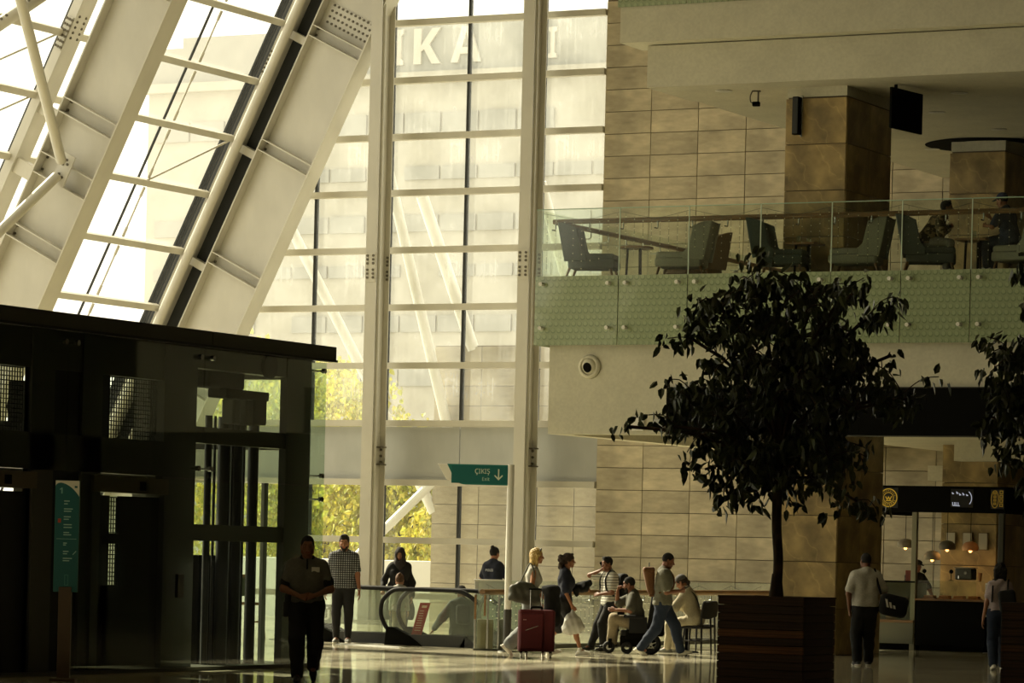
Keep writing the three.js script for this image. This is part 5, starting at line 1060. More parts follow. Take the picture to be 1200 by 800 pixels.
{ // somebody riding down
  const J = person('person in a dark jacket riding down the escalator, one arm out on the handrail', [-29.3, -0.69, -55.0], FACE.away + 8, 1.72, { hair: 'short', skin: '#7d5238' }, { lean: 6, handL: [0.55, 0.86, 0.16], handR: [-0.26, 0.86, 0.2], poleL: [0.4, -0.5, -1], gripL: 'flat', palmL: [0, -1, 0], head: [10, 8, 0] },
    { top: { mat: cloth([0.05, 0.055, 0.05]), sleeve: 1.92, g: 0.03, hem: -0.1, collar: true }, legs: { mat: W.dark, g: 0.01 }, shoes: { mat: W.shoeB } });
  mesh('backpack', rb(0.26, 0.36, 0.13, 0, 1.22, -0.2, 0.05, 3), W.black, J.t);
  const st = thing('escalator_step', 'dark stair treads going down under the person in the dark jacket', 'step', [-29.3, -0.7, -55.0], rad(FACE.away));
  for (let k = -1; k < 2; k++) mesh('tread', lo(-0.35, 0.35, -k * 0.2 - 0.22, -k * 0.2 - 0.004, k * 0.3 - 0.2, k * 0.3 + 0.16), M.liftSteel, st);
}
{ // blonde woman with the suitcase
  const J = person('blonde woman in a pale sleeveless top walking right with a red suitcase', [-25.05, 0, -49.35], FACE.right + 4, 1.74, { female: 1, hair: 'long', hairM: W.blond, skin: '#a8734f' }, {
    pelvis: [0, 0.895, 0], lean: 5, footL: [0.08, 0.092, 0.34, -14, 4], footR: [-0.08, 0.155, -0.36, 44, -2], handR: [-0.235, 0.93, 0.20], handL: [0.22, 0.84, 0.16], poleR: [-0.3, -0.3, -1], gripR: 'grip', palmR: [0, -1, 0], bendR: [0, -0.2, 0.3], head: [4, -4, 0] },
    { top: { mat: W.pale, sleeve: 0, hem: 0.0 }, legs: { mat: W.denim, g: 0.03, flare: 0.012, frac: 1.86 }, shoes: { mat: W.shoeW } });
  const glassesM = std([0.05, 0.04, 0.03], { roughness: 0.3 });
  J.hairOf('sunglasses', (F) => F.bone([-0.075, 0.095, 0.035], [-0.03, 0.118, 0.062], 0.014, 0.018, 0.004, 0.6).bone([0.075, 0.095, 0.035], [0.03, 0.118, 0.062], 0.014, 0.018, 0.004, 0.6).bone([-0.03, 0.12, 0.06], [0.03, 0.12, 0.06], 0.006, 0.006, 0.004), glassesM, 0.004);
  // shoulder bag
  const b = thing('tote_bag', 'grey-green slouchy shoulder bag behind the blonde woman\'s arm', 'bag', [-25.05, 0, -49.35], rad(FACE.right + 4));
  const F = new Field([-0.6, 0.7, -0.6], [0.1, 1.6, 0.3], 0.012);
  F.bone([-0.24, 1.06, -0.28], [-0.22, 1.02, 0.06], 0.09, 0.08, 0.06).bone([-0.25, 0.93, -0.30], [-0.22, 0.88, 0.06], 0.085, 0.08, 0.08).bone([-0.23, 1.14, -0.2], [-0.22, 1.12, -0.02], 0.05, 0.045, 0.05).keep((x, y, z) => 0.82 - y - 0.25 * z - 0.03).ripple(0.006, 26);
  mesh('bag_body', F.geometry(), std([0.10, 0.10, 0.075], { roughness: 0.6, map: T.weave }), b, true);
  mesh('strap', tube([[-0.23, 1.14, -0.2], [-0.21, 1.32, -0.12], [-0.15, 1.475, -0.03], [-0.2, 1.32, 0.03], [-0.22, 1.12, 0.0]], 0.013, 30, 6), std([0.10, 0.10, 0.075], { roughness: 0.6 }), b);
}
{ // red suitcase
  const s = thing('suitcase', 'tall red fabric suitcase on four small wheels with its handle drawn out', 'suitcase', [-24.62, 0, -48.72], rad(FACE.cam + 6));
  const red = std([0.155, 0.012, 0.02], { roughness: 0.75, map: T.weave });
  mesh('case', rb(0.57, 0.66, 0.26, 0, 0.42, 0, 0.045, 4), red, s); mesh('front_pocket', rb(0.36, 0.56, 0.04, -0.09, 0.41, 0.14, 0.02, 3), red, s);
  mesh('piping', [rb(0.575, 0.014, 0.27, 0, 0.10, 0, 0.006), rb(0.012, 0.62, 0.012, 0.115, 0.42, 0.132, 0.004)], std([0.08, 0.006, 0.01], { roughness: 0.6 }), s);
  mesh('top_handle', tube([[-0.09, 0.745, 0], [-0.07, 0.785, 0], [0.07, 0.785, 0], [0.09, 0.745, 0]], 0.018, 20, 8), M.black, s);
  const h = mesh('pull_handle', [cy(0.009, 0.009, 0.33, -0.09, 0.74, -0.09, 8), cy(0.009, 0.009, 0.33, 0.09, 0.74, -0.09, 8)], M.chrome, s); mesh('grip', rb(0.24, 0.03, 0.035, 0, 1.07, -0.09, 0.012), M.black, h);
  mesh('zip', turned(rb(0.21, 0.012, 0.01, 0, 0, 0, 0.004), 0, 0, 0.35).translate(-0.09, 0.46, 0.162), M.chrome, s);
  const lb = canvasTex(64, 32, (c) => { c.clearRect(0, 0, 64, 32); c.fillStyle = '#b98f8c'; c.fillRect(4, 6, 20, 18); c.fillRect(34, 6, 20, 18); }); mesh('patch', new THREE.PlaneGeometry(0.06, 0.03).translate(-0.2, 0.59, 0.1605), std([1, 1, 1], { map: lb, transparent: true, alphaTest: 0.4 }), s, true);
  for (const [x, z] of [[-0.24, 0.09], [0.22, 0.09], [-0.14, -0.09], [0.12, -0.09]]) { const w = mesh('wheel', turned(cy(0.038, 0.038, 0.03, 0, -0.015, 0, 16), 0, 0, Math.PI / 2).translate(x, 0.038, z), W.shoeW, s); mesh('wheel_fork', rb(0.045, 0.045, 0.03, x, 0.08, z, 0.008), M.black, w); }
  const j = thing('jacket', 'black jacket draped over the right side of the red suitcase handle', 'jacket', [-24.62, 0, -48.72], rad(FACE.cam + 6));
  const F = new Field([-0.1, 0.4, -0.3], [0.5, 1.25, 0.25], 0.012); F.bone([0.14, 1.06, -0.09], [0.3, 1.07, -0.08], 0.06, 0.055, 0.04).bone([0.2, 1.05, -0.06], [0.22, 0.62, -0.02 - 0.06], 0.085, 0.10, 0.06).bone([0.3, 1.05, -0.1], [0.33, 0.58, -0.13], 0.07, 0.08, 0.06).ripple(0.009, 24, 1); mesh('cloth', F.geometry(), W.black, j, true);
}
{ // dark-haired woman
  const J = person('dark-haired woman in a navy top and dark knee shorts walking right with a plastic bag', [-24.96, 0, -50.35], FACE.right, 1.67, { female: 1, hair: 'curly', hairM: std([0.03, 0.016, 0.009], { roughness: 0.8 }), skin: '#9c6a4a' }, {
    pelvis: [0, 0.895, 0], lean: 4, footL: [0.07, 0.15, -0.36, 42, 2], footR: [-0.08, 0.088, 0.30, -4, -3], handR: [-0.20, 0.84, 0.14], handL: [0.13, 1.12, 0.36], poleR: [-0.4, -0.2, -1], poleL: [0.5, -0.6, -0.5], gripR: 'grip', palmR: [1, 0, 0], gripL: 'grip', palmL: [-0.5, -0.5, 0], head: [2, -5, 0] },
    { top: { mat: W.navy, sleeve: 0.85, g: 0.02, loose: 0.01, hem: -0.06 }, legs: { name: 'shorts', mat: W.dark, frac: 1.02, g: 0.022 }, shoes: { mat: W.shoeW } });
  const F = new Field([-0.25, 0.9, 0.1], [0.35, 1.4, 0.7], 0.012);
  F.bone([0.16, 1.14, 0.22], [0.06, 1.15, 0.36], 0.08, 0.075, 0.05).bone([0.18, 1.20, 0.3], [0.06, 1.22, 0.42], 0.06, 0.06, 0.05).bone([0.0, 1.12, 0.2], [0.0, 1.03, 0.22], 0.05, 0.04, 0.05).ripple(0.008, 28, 2);
  const j = thing('folded_jacket', 'folded black jacket carried over the dark-haired woman\'s forearm', 'jacket', [-24.96, 0, -50.35], rad(FACE.right)); j.scale.setScalar(1.67 / 1.75); mesh('cloth', F.geometry(), W.black, j, true);
  const b = thing('plastic_bag', 'white plastic carrier bag in the dark-haired woman\'s hand', 'bag', [-24.96, 0, -50.35], rad(FACE.right)); b.scale.setScalar(1.67 / 1.75);
  const G = new Field([-0.45, 0.25, -0.15], [0.05, 0.85, 0.5], 0.011); G.bone([-0.2, 0.76, 0.15], [-0.2, 0.62, 0.16], 0.03, 0.09, 0.05, 0.8, 0).bone([-0.2, 0.60, 0.13], [-0.2, 0.46, 0.10], 0.11, 0.12, 0.06, 0.75, 0).bone([-0.2, 0.58, 0.2], [-0.2, 0.47, 0.25], 0.10, 0.11, 0.06, 0.75, 0).ripple(0.009, 34, 0.5); mesh('film', G.geometry(), phy([0.62, 0.61, 0.56], { roughness: 0.45, transmission: 0.3, thickness: 0 }), b, true);
  mesh('contents', sp(0.06, -0.2, 0.48, 0.2, 10), std([0.3, 0.32, 0.25]), b);
}
{ // boy on the phone
  const J = person('young man in a white striped T-shirt with a backpack, holding a phone to his ear', [-25.5, 0, -53.1], FACE.left + 22, 1.63, { hair: 'short', skin: '#7b4e35' }, {
    pelvis: [0, 0.90, -0.06], lean: 4, footL: [0.1, 0.085, 0.10, 0, 8], footR: [-0.12, 0.085, 0.26, 0, -12], handR: [-0.13, 1.47, 0.10], poleR: [-1, -0.7, -0.1], palmR: [0.7, 0.2, -0.5], bendR: [0.2, 0.6, -0.3], gripR: 'grip', handL: [0.02, 1.04, 0.17], poleL: [0.9, -0.6, -0.6], palmL: [0, -0.3, -1], bendL: [-0.7, 0, 0], head: [6, 6, 0] },
    { top: { mat: W.striped, sleeve: 0.72, g: 0.012, hem: -0.08 }, legs: { mat: W.dark, g: 0.01 }, shoes: { mat: W.shoeB, sole: W.shoeG } });
  const ph = thing('phone', 'dark phone held to the ear of the young man in the striped T-shirt', 'phone', [-25.5, 0, -53.1], rad(FACE.left + 22)); ph.scale.setScalar(1.63 / 1.75);
  const hp = J.headPoint(-0.098, -0.025, 0.035); mesh('body', turned(rb(0.012, 0.15, 0.072, 0, 0, 0, 0.005), 0.5, 0.15, 0).translate(hp.x, hp.y, hp.z), M.black, ph);
  strap(J, [[0.1, 0.26, -0.14, 0, 0, -1], [0.115, 0.44, -0.12, 0, 0.4, -1], [0.115, 0.54, 0, 0, 1, 0], [0.115, 0.42, 0.1, 0, 0.3, 1], [0.14, 0.22, 0.1, 0.3, 0, 1], [0.17, 0.12, 0, 1, 0, 0]], 0.018, W.black, 'backpack_strap');
  strap(J, [[-0.115, 0.44, -0.12, 0, 0.4, -1], [-0.115, 0.54, 0, 0, 1, 0], [-0.115, 0.42, 0.1, 0, 0.3, 1], [-0.14, 0.22, 0.1, -0.3, 0, 1]], 0.018, W.black, 'backpack_strap');
  const bp = thing('backpack', 'dark backpack on the young man in the striped T-shirt', 'backpack', [-25.5, 0, -53.1], rad(FACE.left + 22)); bp.scale.setScalar(1.63 / 1.75);
  mesh('bag_body', rb(0.3, 0.46, 0.17, 0, 1.2, -0.29, 0.07, 4), W.black, bp); mesh('pocket', rb(0.24, 0.2, 0.06, 0, 1.1, -0.39, 0.03, 3), W.black, bp);
}
{ // man in a powered wheelchair
  const at = [-24.76, 0, -52.5], turn = FACE.left - 2;
  const J = person('seated man in a powered wheelchair, khaki trousers, hand raised to his mouth', at, turn, 1.72, { hair: 'crop', beard: true, skin: '#7a4e36', belly: 0.7 }, {
    pelvis: [0, 0.49, -0.12], lean: 12, footL: [0.10, 0.17, 0.34, 0, 4], footR: [-0.12, 0.17, 0.30, 0, -4], handR: [-0.08, 1.06, 0.24], poleR: [-0.6, -1, 0.1], palmR: [0.4, 0.3, -1], gripR: 'grip', bendR: [0.1, 0.5, -0.2], handL: [0.28, 0.74, 0.26], poleL: [0.8, -0.6, -0.6], head: [-6, 8, 0] },
    { top: { mat: W.drab, sleeve: 0.85, g: 0.02, loose: 0.008, hem: -0.06 }, legs: { mat: W.khaki, g: 0.014 }, shoes: { mat: W.shoeB, sole: W.shoeG } });
  const c = thing('wheelchair', 'black powered wheelchair with grey-spoked rear wheels carrying the man in khaki trousers', 'wheelchair', at, rad(turn)), B = M.rubber, D = M.rubber;
  mesh('seat', rb(0.46, 0.09, 0.46, 0, 0.345, -0.06, 0.03, 3), D, c); mesh('backrest', turned(rb(0.44, 0.6, 0.08, 0, 0, 0, 0.03, 3), -0.12).translate(0, 0.70, -0.34), D, c);
  mesh('base', [rb(0.40, 0.2, 0.6, 0, 0.22, -0.12, 0.05, 3), rb(0.5, 0.16, 0.5, 0, 0.32, -0.16, 0.04, 3), rb(0.36, 0.3, 0.2, 0, 0.45, -0.46, 0.05, 3)], M.black, c);
  for (const s of [-1, 1]) {
    const w = mesh('rear_wheel', turned(new THREE.TorusGeometry(0.13, 0.042, 10, 32), 0, Math.PI / 2).translate(0.27 * s, 0.172, -0.34), B, c);
    const sp5 = []; for (let k = 0; k < 5; k++) { const a = k * 1.2566; sp5.push(rod(V(0.27 * s, 0.172, -0.34), V(0.27 * s, 0.172 + 0.11 * Math.cos(a), -0.34 + 0.11 * Math.sin(a)), 0.014, 6)); } mesh('wheel_spokes', [...sp5, turned(cy(0.03, 0.03, 0.06, 0, -0.03), 0, 0, Math.PI / 2).translate(0.27 * s, 0.172, -0.34)], M.chrome, w);
    const f = mesh('front_caster', turned(new THREE.TorusGeometry(0.072, 0.03, 8, 24), 0, Math.PI / 2).translate(0.2 * s, 0.102, 0.36), B, c); mesh('wheel_hub', [turned(cy(0.045, 0.045, 0.03, 0, -0.015), 0, 0, Math.PI / 2).translate(0.2 * s, 0.102, 0.36)], M.chrome, f); mesh('caster_fork', rb(0.03, 0.16, 0.06, 0.235 * s, 0.17, 0.34, 0.01), M.black, f);
    const m = mesh('middle_wheel', turned(new THREE.TorusGeometry(0.07, 0.03, 8, 24), 0, Math.PI / 2).translate(0.26 * s, 0.1, 0.06), B, c);
    mesh('armrest', [rb(0.07, 0.05, 0.34, 0.27 * s, 0.62, -0.04, 0.02), rb(0.03, 0.26, 0.3, 0.27 * s, 0.48, -0.12, 0.01)], D, c);
    mesh('footplate', rb(0.16, 0.02, 0.24, 0.1 * s, 0.105, 0.46, 0.006), M.black, c); mesh('legrest', rod(V(0.1 * s, 0.4, 0.2), V(0.1 * s, 0.12, 0.40), 0.018, 8), M.black, c);
  }
  mesh('joystick', [rb(0.07, 0.05, 0.12, 0.27, 0.67, 0.17, 0.015), cy(0.012, 0.012, 0.06, 0.27, 0.69, 0.17, 8), sp(0.02, 0.27, 0.76, 0.17)], M.black, c);
  mesh('push_handle', [rod(V(-0.17, 1.0, -0.40), V(-0.17, 1.02, -0.52), 0.018, 8), rod(V(0.17, 1.0, -0.40), V(0.17, 1.02, -0.52), 0.018, 8)], M.black, c);
}
{ // walking man in the middle
  const at = [-23.86, 0, -51.75], turn = FACE.right;
  const J = person('man in an olive polo shirt, jeans and white shoes striding right with a brown rucksack', at, turn, 1.73, { hair: 'crop', skin: '#7d5037', wide: 1.03 }, {
    pelvis: [0, 0.885, 0.02], lean: 3, footL: [0.08, 0.092, 0.34, -13, 5], footR: [-0.08, 0.12, -0.34, 30, -4], handR: [-0.10, 1.09, 0.30], handL: [0.12, 1.08, 0.30], poleR: [-0.4, -1, -0.4], poleL: [0.4, -1, -0.4], gripR: 'grip', palmR: [0.8, 0.5, 0], gripL: 'grip', palmL: [-0.8, 0.5, 0], head: [0, 14, 0] },
    { top: { mat: W.olive, sleeve: 0.78, g: 0.024, hem: -0.04, collar: true, cuff: W.pale }, legs: { mat: W.jeans, g: 0.014, top: 0.08 }, shoes: { mat: W.shoeW } });
  const r = thing('rucksack', 'brown leather rucksack on the back of the man in the olive polo', 'rucksack', at, rad(turn)); r.scale.setScalar(1.73 / 1.75);
  const taper = (g) => { const p = g.attributes.position; for (let k = 0; k < p.count; k++) { const f = Math.min(1, Math.max(0, (p.getY(k) - 1.0) / 0.42)), q = 0.42 + 0.58 * Math.pow(f, 0.7); p.setX(k, p.getX(k) * q); p.setZ(k, -0.13 + (p.getZ(k) + 0.13) * q); } g.computeVertexNormals(); return g; };
  mesh('bag_body', taper(rb(0.30, 0.46, 0.20, 0, 1.23, -0.225, 0.085, 8)), W.leather, r);
  const fl = mesh('flap', rb(0.29, 0.10, 0.20, 0, 1.425, -0.225, 0.045, 4), W.leather, r); mesh('carry_loop', tube([[-0.04, 1.48, -0.22], [-0.02, 1.54, -0.22], [0.02, 1.54, -0.22], [0.04, 1.48, -0.22]], 0.008, 14, 6), W.shoeB, r); mesh('bottom_pocket', rb(0.13, 0.10, 0.09, 0, 1.03, -0.17, 0.03, 3), W.leather, r);
  strap(J, [[-0.12, 0.45, -0.13, 0, 0.3, -1], [-0.12, 0.54, 0, 0, 1, 0], [-0.12, 0.42, 0.1, 0, 0.3, 1], [-0.15, 0.24, 0.08, -0.4, 0, 1], [-0.14, 0.16, -0.06, -1, 0, -0.5]], 0.014, W.leather, 'rucksack_strap');
  const ph = thing('phone', 'phone in the hands of the man in the olive polo', 'phone', at, rad(turn)); mesh('body', turned(rb(0.075, 0.012, 0.15, 0, 0, 0, 0.005), -0.5).translate(0, 1.13, 0.40), M.black, ph);
}
{ // seated woman
  const at = [-24.2, 0, -53.72], turn = FACE.left - 20;
  const J = person('seated woman in a pale top and grey cap bent forward on a dark bistro chair', at, turn, 1.68, { female: 1, hair: 'low_tail', hairM: std([0.04, 0.025, 0.015], { roughness: 0.9 }), skin: '#a06d4e', wide: 1.05 }, {
    pelvis: [0, 0.60, -0.06], lean: 20, footL: [0.10, 0.09, 0.40, 0, 4], footR: [-0.10, 0.09, 0.34, 0, -4], handL: [0.12, 0.90, 0.42], handR: [-0.12, 0.90, 0.40], poleL: [0.8, -1, -0.2], poleR: [-0.8, -1, -0.2], gripR: 'grip', gripL: 'grip', palmR: [1, 0.3, 0], head: [0, 22, 0] },
    { top: { mat: W.cream, sleeve: 1.25, g: 0.022, loose: 0.01, hem: -0.1 }, legs: { mat: W.cream, g: 0.01 }, shoes: { mat: W.shoeG } });
  J.hairOf('cap', (F) => { F.ell([0, 0.05, -0.018], [0.09, 0.098, 0.11], 0.01).keep((x, y, z) => 0.045 - y + z * 0.2).bone([0, 0.055, 0.07], [0, 0.045, 0.15], 0.05, 0.035, 0.02, 0.25, 1); }, cloth([0.13, 0.12, 0.11]));
  strap(J, [[0.10, 0.53, 0.0, 0, 1, 0], [0.06, 0.42, -0.12, 0, 0.2, -1], [-0.06, 0.22, -0.12, 0, 0, -1], [-0.15, 0.08, -0.04, -1, 0, -0.4]], 0.011, W.black, 'bag_strap');
}
{ // man with the sports bag, back view
  const at = [-19.9, 0, -50.75], turn = FACE.away + 8;
  const J = person('man in a white T-shirt seen from behind with a black sports bag on his shoulder', at, turn, 1.76, { hair: 'crop', skin: '#6f452f', wide: 1.0 }, {
    pelvis: [0, 0.92, 0], footL: [0.10, 0.086, 0.02, 0, 10], footR: [-0.10, 0.086, 0.10, 0, -8], handL: [0.24, 0.86, 0.02], poleL: [1, 0, -0.6], handR: [-0.26, 0.92, 0.14], poleR: [-0.8, 0, -0.8], gripL: 'grip', head: [10, 4, 0] },
    { top: { mat: W.whiteTee, sleeve: 0.72, g: 0.02, loose: 0.006, hem: 0.0 }, legs: { mat: W.black, g: 0.016 }, shoes: { mat: W.shoeB, sole: W.shoeW } });
  strap(J, [[-0.22, 0.2, -0.12, -0.4, 0, -1], [-0.16, 0.38, -0.13, 0, 0.2, -1], [-0.13, 0.53, -0.03, 0, 1, 0], [-0.17, 0.4, 0.1, -0.2, 0.2, 1]], 0.018, W.black, 'bag_strap');
  const b = thing('sports_bag', 'black sports bag with three white slanted stripes hanging at the man\'s hip', 'bag', at, rad(turn));
  const g = turned(rb(0.44, 0.34, 0.24, 0, 0, 0, 0.09, 4), 0, 0, 0.2).translate(-0.42, 0.95, -0.14); mesh('bag_body', g, W.black, b); mesh('zip', turned(rb(0.3, 0.012, 0.03, 0, 0.168, 0, 0.004), 0, 0, 0.2).translate(-0.42, 0.95, -0.14), M.chrome, b);
  for (let k = 0; k < 3; k++) { const h = 0.05 + 0.035 * k; mesh('stripe', slab([[0, 0], [0.035, 0], [0.035 - 0.1 * (h / 0.12) * 0.5, h], [-0.1 * (h / 0.12) * 0.5, h]], 0.004).rotateY(Math.PI).rotateZ(0.2).translate(-0.28 - (2 - k) * 0.055, 0.93 - 0.012 * (2 - k), -0.263), M.white, b); }
}
{ // young woman at the right edge
  const at = [-17.82, 0, -51.1], turn = FACE.away - 6;
  const J = person('young woman in a pale T-shirt and jeans seen from behind at the second planter', at, turn, 1.66, { female: 1, hair: 'thick', skin: '#9a6848' }, {
    pelvis: [0, 0.905, 0], footL: [0.08, 0.10, -0.14, 16, 6], footR: [-0.08, 0.088, 0.16, -4, -4], handL: [0.27, 0.76, 0.0], handR: [-0.24, 0.88, 0.22], poleR: [-0.8, -0.2, -0.8] },
    { top: { mat: W.pink, sleeve: 0.6, g: 0.008, hem: 0.04 }, legs: { mat: W.jeans, g: 0.018 }, shoes: { mat: W.shoeW } });
  const b = thing('backpack', 'dark backpack slung on one shoulder of the young woman in jeans', 'backpack', at, rad(turn)); b.scale.setScalar(1.66 / 1.75);
  mesh('bag_body', turned(rb(0.28, 0.36, 0.15, 0, 0, 0, 0.06, 4), 0, 0, -0.15).translate(-0.12, 1.13, -0.22), W.black, b); mesh('strap', tube([[-0.12, 1.3, -0.16], [-0.13, 1.46, -0.06], [-0.14, 1.46, 0.04], [-0.16, 1.25, 0.1]], 0.014, 16, 6), W.black, b);
  strap(J, [[0.13, 0.2, -0.12, 0.3, 0, -1], [0.12, 0.42, -0.12, 0, 0.3, -1], [0.11, 0.53, 0, 0, 1, 0]], 0.014, W.black, 'backpack_strap');
}
{ // barista behind the counter
  person('barista in dark clothes and a flat cap behind the cafe counter', [-24.43, 0, -65.0], FACE.cam + 30, 1.70, { skin: '#6f452f', hair: 'crop' }, { handL: [0.2, 1.0, 0.3], handR: [-0.2, 1.0, 0.3], poleL: [1, -0.4, -0.5], poleR: [-1, -0.4, -0.5], head: [10, 10, 0] }, { top: { mat: W.black, sleeve: 0.8, g: 0.012, hem: -0.1, collar: true }, legs: { mat: W.black }, shoes: { mat: W.shoeB } })
    .hairOf('cap', (F) => { F.ell([0, 0.075, -0.015], [0.105, 0.06, 0.115], 0.01).bone([0, 0.055, 0.07], [0, 0.045, 0.15], 0.05, 0.035, 0.02, 0.25, 1); }, W.black);
}
{ // people sitting up on the balcony
  const sit = (label, x, z, turn, look, top, pose, extra) => {
    const J = person(label, [x, YB, z], turn, 1.70, look, { pelvis: [0, 0.55, 0.0], footL: [0.10, 0.09, 0.40], footR: [-0.10, 0.09, 0.38], handL: [0.14, 0.80, 0.42], handR: [-0.14, 0.80, 0.42], poleL: [0.8, -1, -0.2], poleR: [-0.8, -1, -0.2], ...pose }, { top, legs: { mat: extra ?? W.pale, g: 0.012 }, shoes: { mat: W.shoeW } });
    return J;
  };
  const pat = std([0.42, 0.37, 0.26], { map: tex(64, 64, (u, v) => { const a = fbm(u, v, 6, 6, 7, 3) > 0.5 ? 0.85 : 0.32; return [a, a * 0.93, a * 0.85]; }, [0.24, 0.24]), roughness: 0.9 });
  sit('person in a patterned jacket and pale trousers leaning forward on the balcony', -20.78, -55.33, 90 + 22, { hair: 'short', skin: '#7a4e36' }, { mat: pat, sleeve: 1.9, g: 0.03, hem: -0.05, collar: true }, { lean: 34, head: [0, -14, 0] });
  sit('person in a blue top and dark cap sitting on the right of the balcony', -19.25, -55.33, -90 - 10, { hair: 'crop', skin: '#8a5a3e' }, { mat: W.blue, sleeve: 0.8, g: 0.014, hem: -0.05 }, { lean: 14, handR: [-0.05, 0.95, 0.44], head: [0, 8, 0] }, W.jeans)
    .hairOf('cap', (F) => { F.ell([0, 0.05, -0.018], [0.09, 0.098, 0.11], 0.01).keep((x, y, z) => 0.045 - y + z * 0.2).bone([0, 0.055, 0.07], [0, 0.045, 0.15], 0.05, 0.035, 0.02, 0.25, 1); }, W.blue);
}
// ================================================================= PLANTERS AND TREES
const plankM = [0.075, 0.095, 0.11, 0.17, 0.32].map((k) => std([k, k * 0.45, k * 0.17], { map: T.wood, roughness: 0.55 }));
function planter(label, x, z, order, turn = 0) {            // x, z: centre; a cube of stacked planks
  const t = thing('wooden_planter', label, 'planter', [x, 0, z], turn, 'planters in the hall');
  mesh('liner', lo(-0.542, 0.542, 0, 1.06, -0.496, 0.496), M.black, t);
  const n = 12, h = 1.16 / n;
  const front = rb(1.12, h - 0.006, 0.035, 0, 0, 0, 0.005, 1), sideG = rb(0.035, h - 0.006, 0.95, 0, 0, 0, 0.005, 1);
  for (let k = 0; k < n; k++) {
    const m = plankM[order[k % order.length]], m2 = plankM[order[(k + 3) % order.length] > 2 ? 1 : 0];
    for (const s of [-1, 1]) { const f = mesh('plank', front, m, t); f.position.set(0, (k + 0.5) * h, 0.495 * s); const q = mesh('plank', sideG, m2, t); q.position.set(0.5425 * s, (k + 0.5) * h, 0); }
  }
  mesh('rim', [lo(-0.565, 0.565, 1.155, 1.175, 0.44, 0.515), lo(-0.565, 0.565, 1.155, 1.175, -0.515, -0.44), lo(-0.565, -0.49, 1.155, 1.175, -0.44, 0.44), lo(0.49, 0.565, 1.155, 1.175, -0.44, 0.44)], plankM[1], t);
  mesh('soil', lo(-0.5, 0.5, 1.06, 1.1, -0.46, 0.46), std([0.03, 0.02, 0.012], { roughness: 1 }), t);
  return t;
}
planter('big dark wooden planter under the nearer tree, two paler planks on its front', -16.435, -39.0, [0, 1, 0, 0, 1, 4, 0, 4, 0, 1, 0, 1]);
planter('dark wooden planter cut off by the right edge of the picture', -13.2, -40.05, [1, 0, 1, 0, 0, 1, 3, 0, 1, 0, 1, 0]);
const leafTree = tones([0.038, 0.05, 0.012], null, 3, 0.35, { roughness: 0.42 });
const leafLit = std([0.10, 0.13, 0.025], { roughness: 0.42 });
function hallTree(label, at, limbs, spread, nLeaves, trunkH, s0) {
  seed = s0;
  const t = thing('indoor_tree', label, 'tree', at);
  const barkM = std([0.14, 0.10, 0.055], { map: T.bark, roughness: 0.9 });
  mesh('trunk', tube([[0, 0, 0], [0.02, trunkH * 0.4, 0.01], [-0.02, trunkH * 0.8, 0], [0, trunkH + 1.2, 0]], 0.06, 24, 10), barkM, t);
  mesh('trunk_flare', cy(0.1, 0.058, 0.35, 0, 0, 0, 12), barkM, t);
  const twigs = [], tips = [];
  for (const [dx, dy, dz, y0, n] of limbs) {
    const a = V(0, y0, 0), b = V(dx, y0 + dy, dz), m = a.clone().lerp(b, 0.5).add(V(0, 0.12 + 0.1 * Math.abs(dy), 0));
    mesh('branch', tube([a, m, b], 0.010 + 0.006 * Math.min(2, Math.hypot(dx, dy, dz)), 16, 6), barkM, t);
    const C = new THREE.CatmullRomCurve3([a, m, b]);
    for (let k = 0; k < n; k++) {
      const p = C.getPoint(rr(0.35, 1)), L = rr(0.2, 0.6) * spread, th = rr(0, 6.283), q = p.clone().add(V(Math.cos(th) * L, rr(-0.35, 0.55) * spread, Math.sin(th) * L * 0.9));
      const mid = p.clone().lerp(q, 0.6).add(V(0, 0.08, 0));
      twigs.push(tube([p, mid, q], 0.007, 6, 4)); tips.push([mid, 0.5], [q, 1], [q, 1]);
    }
    tips.push([b, 1], [b, 1], [b, 1]);
  }
  mesh('twigs', twigs, barkM, t).userData.kind = 'stuff';
  const lgs = [leafGeo(0.165, 0.078), leafGeo(0.14, 0.07), leafGeo(0.19, 0.088)], far = [];
  const place = [];
  for (let i = 0; i < nLeaves; i++) {
    const [p] = tips[Math.floor(rnd() * tips.length)], q = p.clone().add(V(rr(-0.13, 0.13), rr(-0.12, 0.07), rr(-0.13, 0.13)));
    const e = new THREE.Euler(rr(-0.85, 0.85), rr(0, 6.283), rr(-0.85, 0.85)); if (rnd() < 0.18) e.x += Math.PI * 0.55;
    place.push([q, e, rr(0.7, 1.1), Math.floor(rnd() * 3)]);
  }
  const toCam = FWD.clone().negate(); place.sort((a, b) => b[0].dot(toCam) - a[0].dot(toCam));
  place.forEach(([q, e, s, k], i) => {
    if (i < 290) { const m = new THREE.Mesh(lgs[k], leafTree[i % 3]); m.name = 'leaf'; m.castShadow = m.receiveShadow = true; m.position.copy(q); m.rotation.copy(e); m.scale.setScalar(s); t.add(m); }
    else far.push(lgs[k].clone().applyMatrix4(new THREE.Matrix4().compose(q, new THREE.Quaternion().setFromEuler(e), V(s, s, s))));
  });
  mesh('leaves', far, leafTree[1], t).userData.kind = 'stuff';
  return t;
}
